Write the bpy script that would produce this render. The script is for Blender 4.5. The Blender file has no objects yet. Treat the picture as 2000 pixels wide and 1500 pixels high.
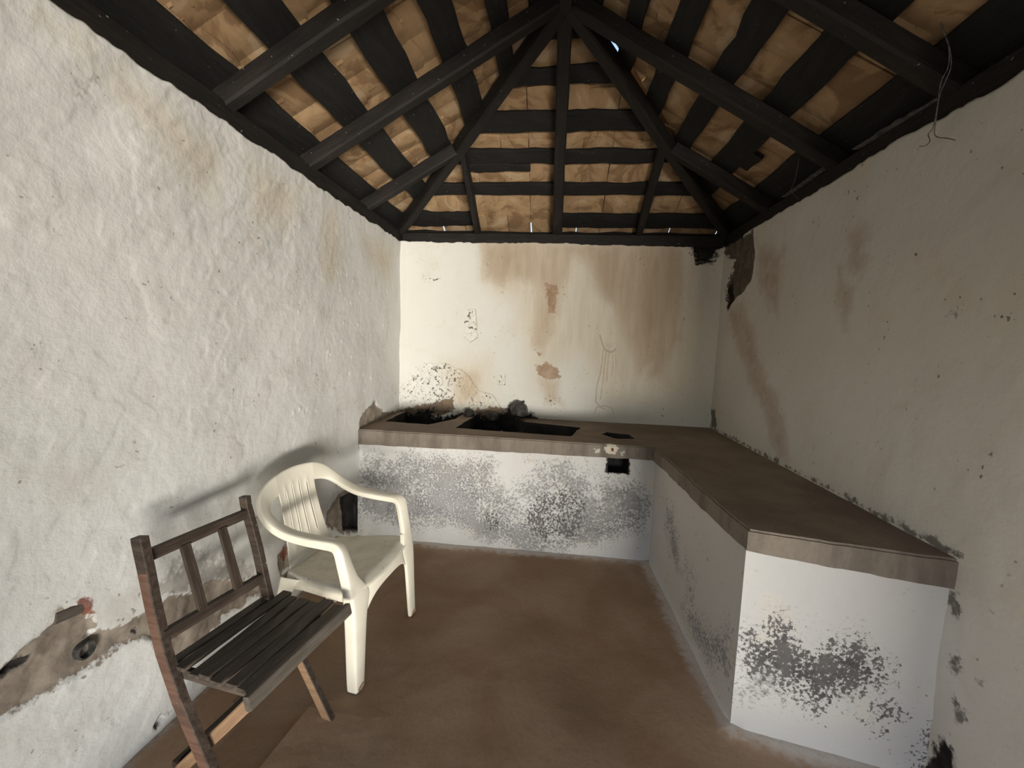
import bpy, bmesh, math, random
import numpy as np
from mathutils import Vector, Matrix
from math import radians as rad

random.seed(7)
SC = bpy.context.scene
COL = SC.collection

# ------------------------------------------------------------------ camera
CAM_H = 1.45
F_PX, YAW, PITCH, ROLL = 831.135, -0.0962, 0.0950, -0.0361

def cam_axes():
    cy, sy = math.cos(YAW), math.sin(YAW)
    r = np.array([cy, -sy, 0.]); f = np.array([sy, cy, 0.]); u = np.array([0, 0, 1.])
    cp, sp = math.cos(PITCH), math.sin(PITCH)
    f2 = cp * f - sp * u; u2 = sp * f + cp * u
    cr, sr = math.cos(ROLL), math.sin(ROLL)
    return cr * r - sr * u2, f2, sr * r + cr * u2
CR, CF, CU = cam_axes()

def on(xy, ax, val):
    """measured photo pixel -> point on the plane axis=val of the room"""
    d = CF + CR * (xy[0] - 1000) / F_PX - CU * (xy[1] - 750) / F_PX
    o = np.array([0, 0, CAM_H]); t = (val - o[ax]) / d[ax]
    return o + t * d

cam = bpy.data.cameras.new('camera')
cam.sensor_width = 36.0
cam.lens = F_PX * 36.0 / 2000.0
cam.clip_start = 0.02
camo = bpy.data.objects.new('camera', cam); COL.objects.link(camo)
camo.matrix_world = Matrix(((CR[0], CU[0], -CF[0], 0), (CR[1], CU[1], -CF[1], 0),
                            (CR[2], CU[2], -CF[2], CAM_H), (0, 0, 0, 1)))
SC.camera = camo

# ------------------------------------------------------------------ daylight
world = bpy.data.worlds.new('sky'); SC.world = world
world.use_nodes = True
wn = world.node_tree.nodes; wl = world.node_tree.links
for n in list(wn): wn.remove(n)
sky = wn.new('ShaderNodeTexSky'); sky.sky_type = 'NISHITA'; sky.sun_disc = False
sky.sun_elevation = rad(28); sky.sun_rotation = rad(252); sky.air_density = 1.0; sky.dust_density = 4.0
wb = wn.new('ShaderNodeBackground'); wb.inputs['Strength'].default_value = 0.27
wo = wn.new('ShaderNodeOutputWorld')
wl.new(sky.outputs[0], wb.inputs[0]); wl.new(wb.outputs[0], wo.inputs[0])

sun = bpy.data.lights.new('sun', 'SUN'); sun.energy = 2.0; sun.angle = rad(0.6); sun.color = (1.0, 0.95, 0.86)
suno = bpy.data.objects.new('sun', sun); COL.objects.link(suno)
SUN_FROM = Vector((-0.90, -0.30, 0.50)).normalized()     # the sun stands behind the room, over the yard
suno.rotation_euler = SUN_FROM.to_track_quat('Z', 'Y').to_euler()
suno.location = SUN_FROM * 20

# area lamp added outside the doorway, standing in for bounce off the sunlit yard
yl = bpy.data.lights.new('yard_bounce_lamp', 'AREA'); yl.shape = 'RECTANGLE'; yl.size = 4.3; yl.size_y = 1.1
yl.energy = 670.0; yl.color = (1.0, 0.955, 0.88)
ylo = bpy.data.objects.new('yard_bounce_lamp', yl); COL.objects.link(ylo)
ylo.location = (3.35, -7.0, 0.0)
ylo.rotation_euler = Vector((0.58, -0.81, -0.14)).to_track_quat('Z', 'Y').to_euler()

SC.view_settings.view_transform = 'Standard'
SC.view_settings.look = 'None'
SC.view_settings.gamma = 1.0
SC.view_settings.use_curve_mapping = False
SC.view_settings.exposure = 1.0
SC.cycles.max_bounces = 6
SC.cycles.diffuse_bounces = 5
SC.cycles.sample_clamp_indirect = 0.0

# ------------------------------------------------------------------ room numbers (metres)
XL, XR, YB, YF = -1.362, 1.331, 3.684, -0.55
Y1 = 2.869            # counter front
HC, HW = 0.8036, 2.284
T = 0.25              # wall thickness
XA = -0.0155          # ridge
SL = 0.58             # roof slope
YA = YB - (XR - XL) / 2
RZ = 2.372            # rafter underside at the wall line
RD = 0.094            # rafter depth measured vertically
BT = 0.028            # batten thickness (vertical)

# ------------------------------------------------------------------ numpy noise
def _hash(ix, iy, seed):
    h = (ix.astype(np.int64) * 374761393 + iy.astype(np.int64) * 668265263 + seed * 974634777) & 0xFFFFFFFF
    h = ((h ^ (h >> 13)) * 1274126177) & 0xFFFFFFFF
    return ((h ^ (h >> 16)) & 0xFFFF) / 65535.0

def vnoise(x, y, seed=0):
    x = np.asarray(x, float); y = np.asarray(y, float)
    x0 = np.floor(x); y0 = np.floor(y); fx = x - x0; fy = y - y0
    fx = fx * fx * fx * (fx * (fx * 6 - 15) + 10); fy = fy * fy * fy * (fy * (fy * 6 - 15) + 10)
    a = _hash(x0, y0, seed); b = _hash(x0 + 1, y0, seed); c = _hash(x0, y0 + 1, seed); d = _hash(x0 + 1, y0 + 1, seed)
    return (a * (1 - fx) + b * fx) * (1 - fy) + (c * (1 - fx) + d * fx) * fy - 0.5

def fbm(x, y, octv=4, seed=0, gain=0.5):
    s = 0; a = 1.0; f = 1.0
    for k in range(octv):
        s = s + a * vnoise(x * f + 17.3 * k, y * f - 9.1 * k, seed + k * 31); a *= gain; f *= 2.03
    return s

def ridge(x, y, octv=3, seed=0):
    s = 0; a = 1.0; f = 1.0
    for k in range(octv):
        s = s + a * (1 - np.abs(vnoise(x * f, y * f, seed + 13 * k)) * 4); a *= 0.5; f *= 2.1
    return s

def sstep(a, b, x):
    t = np.clip((x - a) / (b - a), 0, 1); return t * t * (3 - 2 * t)

def poly_sdf(U, V, pts):
    """positive inside, metres"""
    P = np.array(pts, float); n = len(P)
    mn = P.min(0) - 0.2; mx = P.max(0) + 0.2
    out = np.full(U.shape, -0.2)
    sel = (U > mn[0]) & (U < mx[0]) & (V > mn[1]) & (V < mx[1])
    if not sel.any(): return out
    u = U[sel]; v = V[sel]
    d = np.full(u.shape, 9.0); inside = np.zeros(u.shape, bool)
    for i in range(n):
        a = P[i]; b = P[(i + 1) % n]; e = b - a; L = e @ e + 1e-12
        t = np.clip(((u - a[0]) * e[0] + (v - a[1]) * e[1]) / L, 0, 1)
        d = np.minimum(d, np.hypot(u - a[0] - t * e[0], v - a[1] - t * e[1]))
        c = ((a[1] > v) != (b[1] > v)) & (u < (b[0] - a[0]) * (v - a[1]) / (b[1] - a[1] + 1e-12) + a[0])
        inside ^= c
    out[sel] = np.clip(np.where(inside, d, -d), -0.2, 0.2)
    return out

def seg_sdf(U, V, pts, w):
    d = np.full(U.shape, 9.0)
    P = np.array(pts, float)
    for a, b in zip(P[:-1], P[1:]):
        e = b - a; L = e @ e + 1e-12
        t = np.clip(((U - a[0]) * e[0] + (V - a[1]) * e[1]) / L, 0, 1)
        d = np.minimum(d, np.hypot(U - a[0] - t * e[0], V - a[1] - t * e[1]))
    return np.clip(w - d, -0.2, 0.2)

# ------------------------------------------------------------------ object helpers
def link(o, parent=None, ploc=None):
    COL.objects.link(o)
    if parent is not None:
        o.parent = parent
    return o

def mesh_obj(name, verts, faces, mat, parent=None, smooth=False, loc=None, mats=None, fmat=None):
    me = bpy.data.meshes.new(name)
    me.from_pydata([tuple(map(float, v)) for v in verts], [], [tuple(map(int, f)) for f in faces])
    if mats:
        for m in mats: me.materials.append(m)
        if fmat is not None: me.polygons.foreach_set('material_index', fmat)
    elif mat: me.materials.append(mat)
    if smooth: me.polygons.foreach_set('use_smooth', [True] * len(me.polygons))
    me.update()
    o = bpy.data.objects.new(name, me)
    if loc is not None: o.location = loc
    return link(o, parent)

def bm_obj(name, bm, mat, parent=None, smooth=False, loc=None):
    me = bpy.data.meshes.new(name); bm.to_mesh(me); bm.free()
    me.materials.append(mat)
    if smooth: me.polygons.foreach_set('use_smooth', [True] * len(me.polygons))
    o = bpy.data.objects.new(name, me)
    if loc is not None: o.location = loc
    return link(o, parent)

def empty(name, loc=(0, 0, 0)):
    o = bpy.data.objects.new(name, None); COL.objects.link(o); o.location = loc
    o.empty_display_size = 0.1
    return o

def tag(o, label=None, cat=None, group=None, kind=None):
    if label: o['label'] = label
    if cat: o['category'] = cat
    if group: o['group'] = group
    if kind: o['kind'] = kind
    return o

def grid_arrays(us, vs):
    U, V = np.meshgrid(us, vs)      # rows = v
    return U, V

def grid_faces(nu, nv, keep=None, off=0, flip=False):
    i, j = np.meshgrid(np.arange(nu - 1), np.arange(nv - 1))
    a = (j * nu + i).ravel() + off
    q = np.stack([a, a + 1, a + 1 + nu, a + nu], 1)
    if keep is not None: q = q[keep.ravel()]
    if flip: q = q[:, ::-1]
    return q

def np_mesh(name, verts, quads, mat, attrs=None, parent=None, extra=None, smooth=True):
    """fast quad mesh from arrays; extra = list of other quads (same vertex array)"""
    me = bpy.data.meshes.new(name)
    if extra is not None and len(extra): quads = np.concatenate([quads, extra])
    nv, nq = len(verts), len(quads)
    me.vertices.add(nv); me.vertices.foreach_set('co', np.ascontiguousarray(verts, np.float32).ravel())
    me.loops.add(nq * 4); me.loops.foreach_set('vertex_index', np.ascontiguousarray(quads, np.int32).ravel())
    me.polygons.add(nq)
    me.polygons.foreach_set('loop_start', np.arange(0, nq * 4, 4, dtype=np.int32))
    me.polygons.foreach_set('loop_total', np.full(nq, 4, np.int32))
    me.polygons.foreach_set('use_smooth', np.full(nq, smooth))
    for k, v in (attrs or {}).items():
        at = me.attributes.new(k, 'FLOAT', 'POINT'); at.data.foreach_set('value', np.ascontiguousarray(v, np.float32).ravel())
    me.materials.append(mat); me.update(calc_edges=True); me.validate()
    o = bpy.data.objects.new(name, me)
    return link(o, parent)

def wall_grid(name, O, du, dv, dn, us, vs, hfun, mat, attrfun, vfun=None, keepfun=None, thick=T, parent=None):
    """a solid wall whose inner face is a relief grid: O + u*du + v*dv + h*dn"""
    U, V = np.meshgrid(us, vs)
    attrs, H = attrfun(U, V)
    Vp = V if vfun is None else vfun(U, V)
    O, du, dv, dn = map(np.array, (O, du, dv, dn))
    P = O + U[..., None] * du + Vp[..., None] * dv + H[..., None] * dn
    nu, nv = len(us), len(vs)
    keep = None
    if keepfun is not None:
        Uc = (U[:-1, :-1] + U[1:, 1:]) / 2; Vc = (V[:-1, :-1] + V[1:, 1:]) / 2
        keep = keepfun(Uc, Vc)
    flip = np.dot(np.cross(du, dv), dn) < 0
    q = grid_faces(nu, nv, keep, 0, flip)
    verts = P.reshape(-1, 3)
    # rim: boundary loop pushed back, and a coarse back face
    loop = list(range(nu)) + [r * nu + nu - 1 for r in range(1, nv)] + [(nv - 1) * nu + c for c in range(nu - 2, -1, -1)] + [r * nu for r in range(nv - 2, 0, -1)]
    back = verts[loop] - dn * thick - dn * (np.asarray(H).ravel()[loop])[:, None]
    nb = len(verts); L = len(loop)
    verts = np.concatenate([verts, back])
    ring = [[loop[i], nb + i, nb + (i + 1) % L, loop[(i + 1) % L]] for i in range(L)]
    # back face as strips between bottom and top boundary
    topi = [nb + (nu - 1) + (nv - 1) + (nu - 1) - c for c in range(nu)]
    boti = [nb + c for c in range(nu)]
    bk = [[boti[c], topi[c], topi[c + 1], boti[c + 1]] for c in range(nu - 1)]
    ex = np.array(ring + bk)
    if flip: ex = ex[:, ::-1]
    for k in attrs: attrs[k] = np.concatenate([np.asarray(attrs[k]).ravel(), np.full(L, -0.2)])
    return np_mesh(name, verts, q, mat, attrs, parent, ex)

# ------------------------------------------------------------------ materials
class NT:
    def __init__(self, name):
        self.m = bpy.data.materials.new(name); self.m.use_nodes = True
        self.t = self.m.node_tree; self.n = self.t.nodes
        for x in list(self.n): self.n.remove(x)
        self.out = self.n.new('ShaderNodeOutputMaterial'); self.b = self.n.new('ShaderNodeBsdfPrincipled')
        self.t.links.new(self.b.outputs[0], self.out.inputs[0])
        self.co = self.n.new('ShaderNodeTexCoord')
    def lk(self, a, b): self.t.links.new(a, b)
    def sock(self, node, i, v):
        if v is None: return
        if hasattr(v, 'is_output'): self.lk(v, node.inputs[i])
        else: node.inputs[i].default_value = v
    def coords(self, scale=(1, 1, 1), src='Object', rot=(0, 0, 0), add=None):
        mp = self.n.new('ShaderNodeMapping'); mp.inputs['Scale'].default_value = scale; mp.inputs['Rotation'].default_value = rot
        self.lk(self.co.outputs[src], mp.inputs[0])
        if add is not None: self.lk(add, mp.inputs['Location'])
        return mp.outputs[0]
    def noise(self, scale, detail=4, rough=0.55, vec=None, dist=0.0):
        n = self.n.new('ShaderNodeTexNoise'); n.inputs['Scale'].default_value = scale
        n.inputs['Detail'].default_value = detail; n.inputs['Roughness'].default_value = rough; n.inputs['Distortion'].default_value = dist
        self.lk(vec if vec is not None else self.co.outputs['Object'], n.inputs['Vector'])
        return n.outputs['Fac']
    def voro(self, scale, vec=None, feature='F1', out='Distance'):
        n = self.n.new('ShaderNodeTexVoronoi'); n.feature = feature; n.inputs['Scale'].default_value = scale
        self.lk(vec if vec is not None else self.co.outputs['Object'], n.inputs['Vector'])
        return n.outputs[out]
    def math(self, op, a, b=None, c=None):
        n = self.n.new('ShaderNodeMath'); n.operation = op
        self.sock(n, 0, a); self.sock(n, 1, b); self.sock(n, 2, c)
        return n.outputs[0]
    def ramp(self, x, lo, hi, a=0.0, b=1.0, smooth=True):
        n = self.n.new('ShaderNodeMapRange'); n.interpolation_type = 'SMOOTHSTEP' if smooth else 'LINEAR'
        self.sock(n, 0, x); self.sock(n, 1, lo); self.sock(n, 2, hi); self.sock(n, 3, a); self.sock(n, 4, b)
        return n.outputs[0]
    def mix(self, fac, a, b, mode='MIX'):
        n = self.n.new('ShaderNodeMix'); n.data_type = 'RGBA'; n.blend_type = mode
        self.sock(n, 0, fac)
        self.sock(n, 6, a if hasattr(a, 'is_output') else (*a, 1)); self.sock(n, 7, b if hasattr(b, 'is_output') else (*b, 1))
        return n.outputs[2]
    def attr(self, name):
        n = self.n.new('ShaderNodeAttribute'); n.attribute_name = name
        return n.outputs['Fac']
    def info(self, out='Random'):
        n = self.n.new('ShaderNodeObjectInfo'); return n.outputs[out]
    def bump(self, h, strength=0.5, dist=0.01, normal=None):
        n = self.n.new('ShaderNodeBump'); n.inputs['Strength'].default_value = strength; n.inputs['Distance'].default_value = dist
        self.lk(h, n.inputs['Height'])
        if normal is not None: self.lk(normal, n.inputs['Normal'])
        return n.outputs[0]
    def done(self, col, rough=0.9, bump=None, spec=0.3):
        self.sock(self.b, 'Base Color', col if hasattr(col, 'is_output') else (*col, 1))
        self.sock(self.b, 'Roughness', rough)
        self.b.inputs['Specular IOR Level'].default_value = spec
        if bump is not None: self.lk(bump, self.b.inputs['Normal'])
        return self.m

def plaster(name, base, base2, layers, speck=0.5, fine=0.5, fscale=38, warm=(0.62, 0.55, 0.42), warmth=0.35):
    """limewashed plaster: base variation, then stain / wear layers driven by mesh attributes"""
    t = NT(name)
    big = t.noise(1.1, 2, 0.5)
    c = t.mix(t.ramp(big, 0.35, 0.65), base, base2)
    mid = t.noise(4.5, 3, 0.6)
    c = t.mix(t.math('MULTIPLY', t.ramp(mid, 0.5, 0.75), warmth), c, warm)
    fn = t.noise(fscale, 4, 0.65)
    md = t.noise(13, 3, 0.6)
    for (at, c1, c2, amp_f, amp_m, soft, op, stretch) in layers:
        a = t.attr(at)
        nn = md
        if stretch: nn = t.noise(9, 3, 0.6, vec=t.coords((stretch, stretch, 0.22)))
        v = t.math('MULTIPLY_ADD', t.math('SUBTRACT', fn, 0.5), amp_f, a)
        v = t.math('MULTIPLY_ADD', t.math('SUBTRACT', nn, 0.5), amp_m, v)
        m = t.math('MULTIPLY', t.ramp(v, -soft, soft), op)
        cc = t.mix(t.ramp(nn, 0.35, 0.65), c1, c2)
        c = t.mix(m, c, cc)
    # small dark pits and chips where the wash has come off
    sp = t.noise(46, 1, 0.5)
    reg = mid
    pit = t.math('MULTIPLY', t.ramp(sp, 0.70, 0.735), t.ramp(reg, 0.50, 0.62))
    c = t.mix(t.math('MULTIPLY', pit, speck), c, (0.07, 0.06, 0.055))
    h = t.noise(20, 5, 0.6)
    return t.done(c, 0.93, t.bump(h, fine, 0.012), 0.15)

WHITE = (0.68, 0.675, 0.645); WHITE2 = (0.62, 0.615, 0.585)
BARE1 = (0.20, 0.165, 0.13); BARE2 = (0.30, 0.255, 0.205)
SOOT1 = (0.016, 0.014, 0.013); SOOT2 = (0.035, 0.03, 0.027)
M_LEFT = plaster('plaster_left', WHITE, WHITE2, [
    ('yellow', (0.52, 0.43, 0.29), (0.60, 0.53, 0.40), 0.06, 0.25, 0.10, 0.55, 9),
    ('grey', (0.30, 0.28, 0.25), (0.42, 0.39, 0.35), 0.25, 0.25, 0.03, 0.8, 0),
    ('bare', BARE1, BARE2, 0.08, 0.08, 0.006, 1.0, 0),
    ('red', (0.16, 0.045, 0.03), (0.22, 0.08, 0.05), 0.05, 0.03, 0.006, 0.9, 0),
    ('soot_dark', SOOT1, SOOT2, 0.06, 0.04, 0.008, 1.0, 0)], speck=0.55, fine=0.42, warm=(0.52, 0.485, 0.43), warmth=0.55)  # last layer paints in the darkness of wall holes and a crack
M_BACK = plaster('plaster_back', (0.78, 0.765, 0.70), (0.74, 0.725, 0.66), [
    ('wash', (0.62, 0.53, 0.39), (0.70, 0.62, 0.48), 0.06, 0.20, 0.14, 0.65, 2.0),
    ('tan', (0.46, 0.35, 0.235), (0.58, 0.47, 0.345), 0.06, 0.15, 0.06, 0.72, 1.6),
    ('tan2', (0.27, 0.19, 0.12), (0.36, 0.26, 0.17), 0.05, 0.20, 0.12, 0.34, 1.5),
    ('chip', (0.33, 0.20, 0.12), (0.45, 0.31, 0.21), 0.06, 0.06, 0.008, 0.85, 0),
    ('drip', (0.30, 0.17, 0.09), (0.36, 0.22, 0.13), 0.006, 0.004, 0.003, 0.5, 0),
    ('spall', (0.05, 0.048, 0.045), (0.09, 0.08, 0.07), 0.62, 0.14, 0.012, 0.9, 0),
    ('bare', BARE1, (0.26, 0.18, 0.12), 0.06, 0.08, 0.008, 1.0, 0),
    ('soot_dark', SOOT1, SOOT2, 0.16, 0.06, 0.02, 1.0, 0)], speck=0.35, fine=0.35, warm=(0.66, 0.60, 0.46), warmth=0.25)
M_RIGHT = plaster('plaster_right', (0.66, 0.645, 0.595), (0.60, 0.585, 0.535), [
    ('tan', (0.34, 0.25, 0.18), (0.46, 0.38, 0.30), 0.05, 0.18, 0.06, 0.65, 0),
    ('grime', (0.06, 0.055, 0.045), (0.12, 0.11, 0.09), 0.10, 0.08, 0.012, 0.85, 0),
    ('bare', (0.10, 0.085, 0.07), (0.16, 0.13, 0.105), 0.04, 0.05, 0.006, 1.0, 0),
    ('soot_dark', SOOT1, SOOT2, 0.06, 0.04, 0.008, 1.0, 0)], speck=0.75, fine=0.35)
M_BASE = plaster('limewash_base', (0.61, 0.60, 0.575), (0.56, 0.55, 0.525), [
    ('grey', (0.10, 0.10, 0.105), (0.24, 0.235, 0.23), 0.55, 0.24, 0.075, 0.82, 0),
    ('dark', (0.07, 0.065, 0.065), (0.12, 0.11, 0.105), 0.42, 0.16, 0.012, 0.9, 0),
    ('soot_dark', SOOT1, SOOT2, 0.06, 0.04, 0.008, 1.0, 0)], speck=0.5, fine=0.30, fscale=75)

def cement(name, c1, c2, c3, sc=3.0, rough=0.85, fine=0.4, pale=False):
    t = NT(name)
    c = t.mix(t.ramp(t.noise(sc, 5, 0.6, dist=0.5), 0.35, 0.65), c1, c2)
    c = t.mix(t.math('MULTIPLY', t.ramp(t.noise(sc * 0.45, 3, 0.5), 0.5, 0.68), 0.7), c, c3)
    if pale:
        v = t.math('MULTIPLY_ADD', t.math('SUBTRACT', t.noise(30, 6, 0.7), 0.5), 0.16, t.attr('pale'))
        c = t.mix(t.math('MULTIPLY', t.ramp(v, -0.03, 0.04), 0.85), c, (0.56, 0.53, 0.49))
        sp = t.ramp(t.noise(55, 2, 0.5), 0.72, 0.75)
        c = t.mix(t.math('MULTIPLY', sp, 0.5), c, (0.34, 0.29, 0.24))
    fn = t.noise(60, 3, 0.65)
    c = t.mix(t.math('MULTIPLY', t.ramp(fn, 0.45, 0.75), 0.25), c, tuple(x * 0.55 for x in c1))
    h = t.noise(24, 4, 0.6)
    return t.done(c, rough, t.bump(h, fine, 0.006), 0.3)

M_FLOOR = cement('floor_cement', (0.31, 0.195, 0.115), (0.39, 0.27, 0.18), (0.185, 0.110, 0.065), 2.0, 0.72, 0.3, True)
M_SLAB = cement('counter_cement', (0.155, 0.118, 0.085), (0.205, 0.162, 0.122), (0.105, 0.080, 0.060), 4.0, 0.85, 0.45)
M_YARD = cement('yard_earth', (0.50, 0.44, 0.36), (0.56, 0.50, 0.42), (0.44, 0.37, 0.30), 1.2, 0.95, 0.3)
M_SOOT = cement('soot_dark', SOOT1, SOOT2, (0.05, 0.045, 0.04), 9.0, 0.9, 0.6)
M_STONE = cement('sooty_stone', (0.04, 0.036, 0.034), (0.10, 0.09, 0.08), (0.28, 0.27, 0.25), 14.0, 0.9, 0.8)

def wood_mat(name, c1, c2, c3, wear=0.4, rough=0.75):
    t = NT(name)
    g = t.noise(7, 4, 0.65, vec=t.coords((0.9, 9, 9)))
    c = t.mix(t.ramp(g, 0.35, 0.65), c1, c2)
    w = t.noise(5, 4, 0.6, vec=t.coords((0.6, 2.5, 2.5), add=None))
    c = t.mix(t.math('MULTIPLY', t.ramp(w, 0.52, 0.66), wear), c, c3)
    c = t.mix(t.math('MULTIPLY', t.ramp(t.noise(70, 2, 0.5), 0.73, 0.75), 0.6), c, (0.35, 0.33, 0.30))
    return t.done(c, rough, t.bump(t.noise(30, 3, 0.6, vec=t.coords((0.5, 3, 3))), 0.5, 0.004), 0.3)

M_BEAM = wood_mat('sooty_timber', (0.0095, 0.008, 0.0068), (0.016, 0.0125, 0.0105), (0.028, 0.023, 0.019), 0.45, 0.7)
M_BATTEN = wood_mat('sooty_batten', (0.008, 0.0075, 0.0066), (0.0125, 0.0115, 0.010), (0.022, 0.021, 0.019), 0.35, 0.75)
M_CHAIRW = wood_mat('dark_chair_wood', (0.030, 0.021, 0.015), (0.060, 0.043, 0.032), (0.105, 0.078, 0.060), 0.4, 0.6)
M_CHAIRRED = wood_mat('worn_red_wood', (0.105, 0.055, 0.036), (0.15, 0.085, 0.058), (0.055, 0.038, 0.03), 0.5, 0.65)
M_CHAIRTAN = wood_mat('bare_tan_wood', (0.24, 0.145, 0.08), (0.30, 0.19, 0.11), (0.12, 0.08, 0.055), 0.45, 0.7)
M_SLAT = wood_mat('dark_slat_wood', (0.045, 0.036, 0.028), (0.085, 0.066, 0.052), (0.16, 0.128, 0.102), 0.55, 0.6)
M_GREYWOOD = wood_mat('weathered_rail_wood', (0.085, 0.070, 0.055), (0.125, 0.105, 0.085), (0.055, 0.044, 0.035), 0.5, 0.7)

def tile_mat():
    t = NT('smoked_clay')
    r = t.info()
    vec = t.coords((1, 1, 1), src='Generated')
    cb = t.n.new('ShaderNodeCombineXYZ'); t.lk(t.math('MULTIPLY', r, 37.0), cb.inputs[0]); t.lk(t.math('MULTIPLY', r, 91.0), cb.inputs[1])
    gp = t.n.new('ShaderNodeNewGeometry'); vec = gp.outputs['Position']
    n1 = t.noise(6, 4, 0.6, vec=vec, dist=1.2)
    n2 = t.noise(3.2, 3, 0.55, vec=vec, dist=2.0)
    c = t.mix(t.ramp(n1, 0.35, 0.65), (0.34, 0.22, 0.115), (0.43, 0.29, 0.16))
    c = t.mix(t.math('MULTIPLY', t.ramp(n2, 0.50, 0.60), 0.75), c, (0.19, 0.112, 0.056))
    c = t.mix(t.math('MULTIPLY', t.ramp(n2, 0.42, 0.36), 0.55), c, (0.50, 0.39, 0.265))
    c = t.mix(t.math('MULTIPLY', t.ramp(r, 0.4, 1.0), 0.30), c, (0.24, 0.14, 0.075))
    sp = t.ramp(t.noise(70, 2, 0.5, vec=vec), 0.73, 0.76)
    c = t.mix(t.math('MULTIPLY', sp, 0.7), c, (0.03, 0.025, 0.02))
    return t.done(c, 0.85, t.bump(t.noise(25, 4, 0.6, vec=vec), 0.3, 0.006), 0.25)
M_TILE = tile_mat()

def plastic_mat():
    t = NT('cream_plastic')
    v = t.noise(7, 4, 0.6)
    c = t.mix(t.ramp(v, 0.4, 0.7), (0.80, 0.755, 0.625), (0.74, 0.69, 0.565))
    geo = t.n.new('ShaderNodeNewGeometry')
    sep = t.n.new('ShaderNodeSeparateXYZ'); t.lk(geo.outputs['Normal'], sep.inputs[0])
    dirt = t.math('MULTIPLY', t.ramp(t.noise(60, 3, 0.7), 0.60, 0.72), t.ramp(t.noise(6, 3, 0.6), 0.48, 0.62))
    dirt = t.math('MULTIPLY', dirt, t.attr('grub'))
    c = t.mix(t.math('MULTIPLY', dirt, 0.85), c, (0.16, 0.13, 0.10))
    film = t.math('MULTIPLY', t.ramp(t.noise(12, 4, 0.6), 0.35, 0.7), t.attr('grub'))
    c = t.mix(t.math('MULTIPLY', film, 0.40), c, (0.46, 0.41, 0.33))
    t.b.inputs['Subsurface Weight'].default_value = 0.0
    return t.done(c, 0.42, t.bump(t.noise(90, 2, 0.5), 0.05, 0.002), 0.45)
M_PLASTIC = plastic_mat()
t_ = NT('dirty_leg_end'); M_DIRT = t_.done(t_.mix(t_.ramp(t_.noise(40, 4), .4, .6), (0.16, 0.095, 0.06), (0.42, 0.30, 0.21)), 0.9)
t_ = NT('rusty_wire'); M_WIRE = t_.done(t_.mix(t_.ramp(t_.noise(60, 3), .4, .6), (0.10, 0.085, 0.08), (0.20, 0.18, 0.17)), 0.6)
t_ = NT('grey_pipe'); M_PIPE = t_.done(t_.mix(t_.ramp(t_.noise(30, 3), .4, .6), (0.035, 0.034, 0.033), (0.08, 0.075, 0.07)), 0.6)
t_ = NT('dusty_mortar'); M_MORTAR = t_.done(t_.mix(t_.ramp(t_.noise(40, 4), .4, .6), (0.10, 0.095, 0.09), (0.20, 0.19, 0.18)), 0.95)
M_OUTWALL = plaster('outer_wall_wash', (0.30, 0.27, 0.23), (0.26, 0.23, 0.20), [], speck=0.3)
# ------------------------------------------------------------------ walls
def rag(u, seed, amp=0.02):
    return amp * (0.9 * fbm(u * 2.6, u * 0 + seed, 4, seed, 0.62) + 0.35 * vnoise(u * 31 + 3 * vnoise(u * 7, u * 0, 3), u * 0, seed + 5)) + 0.006

def polys(U, V, ax, val, plist, uv=(1, 2)):
    s = np.full(U.shape, -0.2)
    for p in plist:
        pts = [on(xy, ax, val)[list(uv)] for xy in p]
        s = np.maximum(s, poly_sdf(U, V, pts))
    return s

def warp(U, V, amp=0.03, sc=7, seed=3):
    return U + amp * fbm(U * sc, V * sc, 3, seed), V + amp * fbm(U * sc + 40, V * sc, 3, seed + 9)

def top_v(seed, amp=0.02, hz=HW):
    def f(U, V):
        k = np.clip((V - (hz - 0.12)) / 0.12, 0, 1)
        return V + k * rag(U, seed, amp)
    return f

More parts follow.
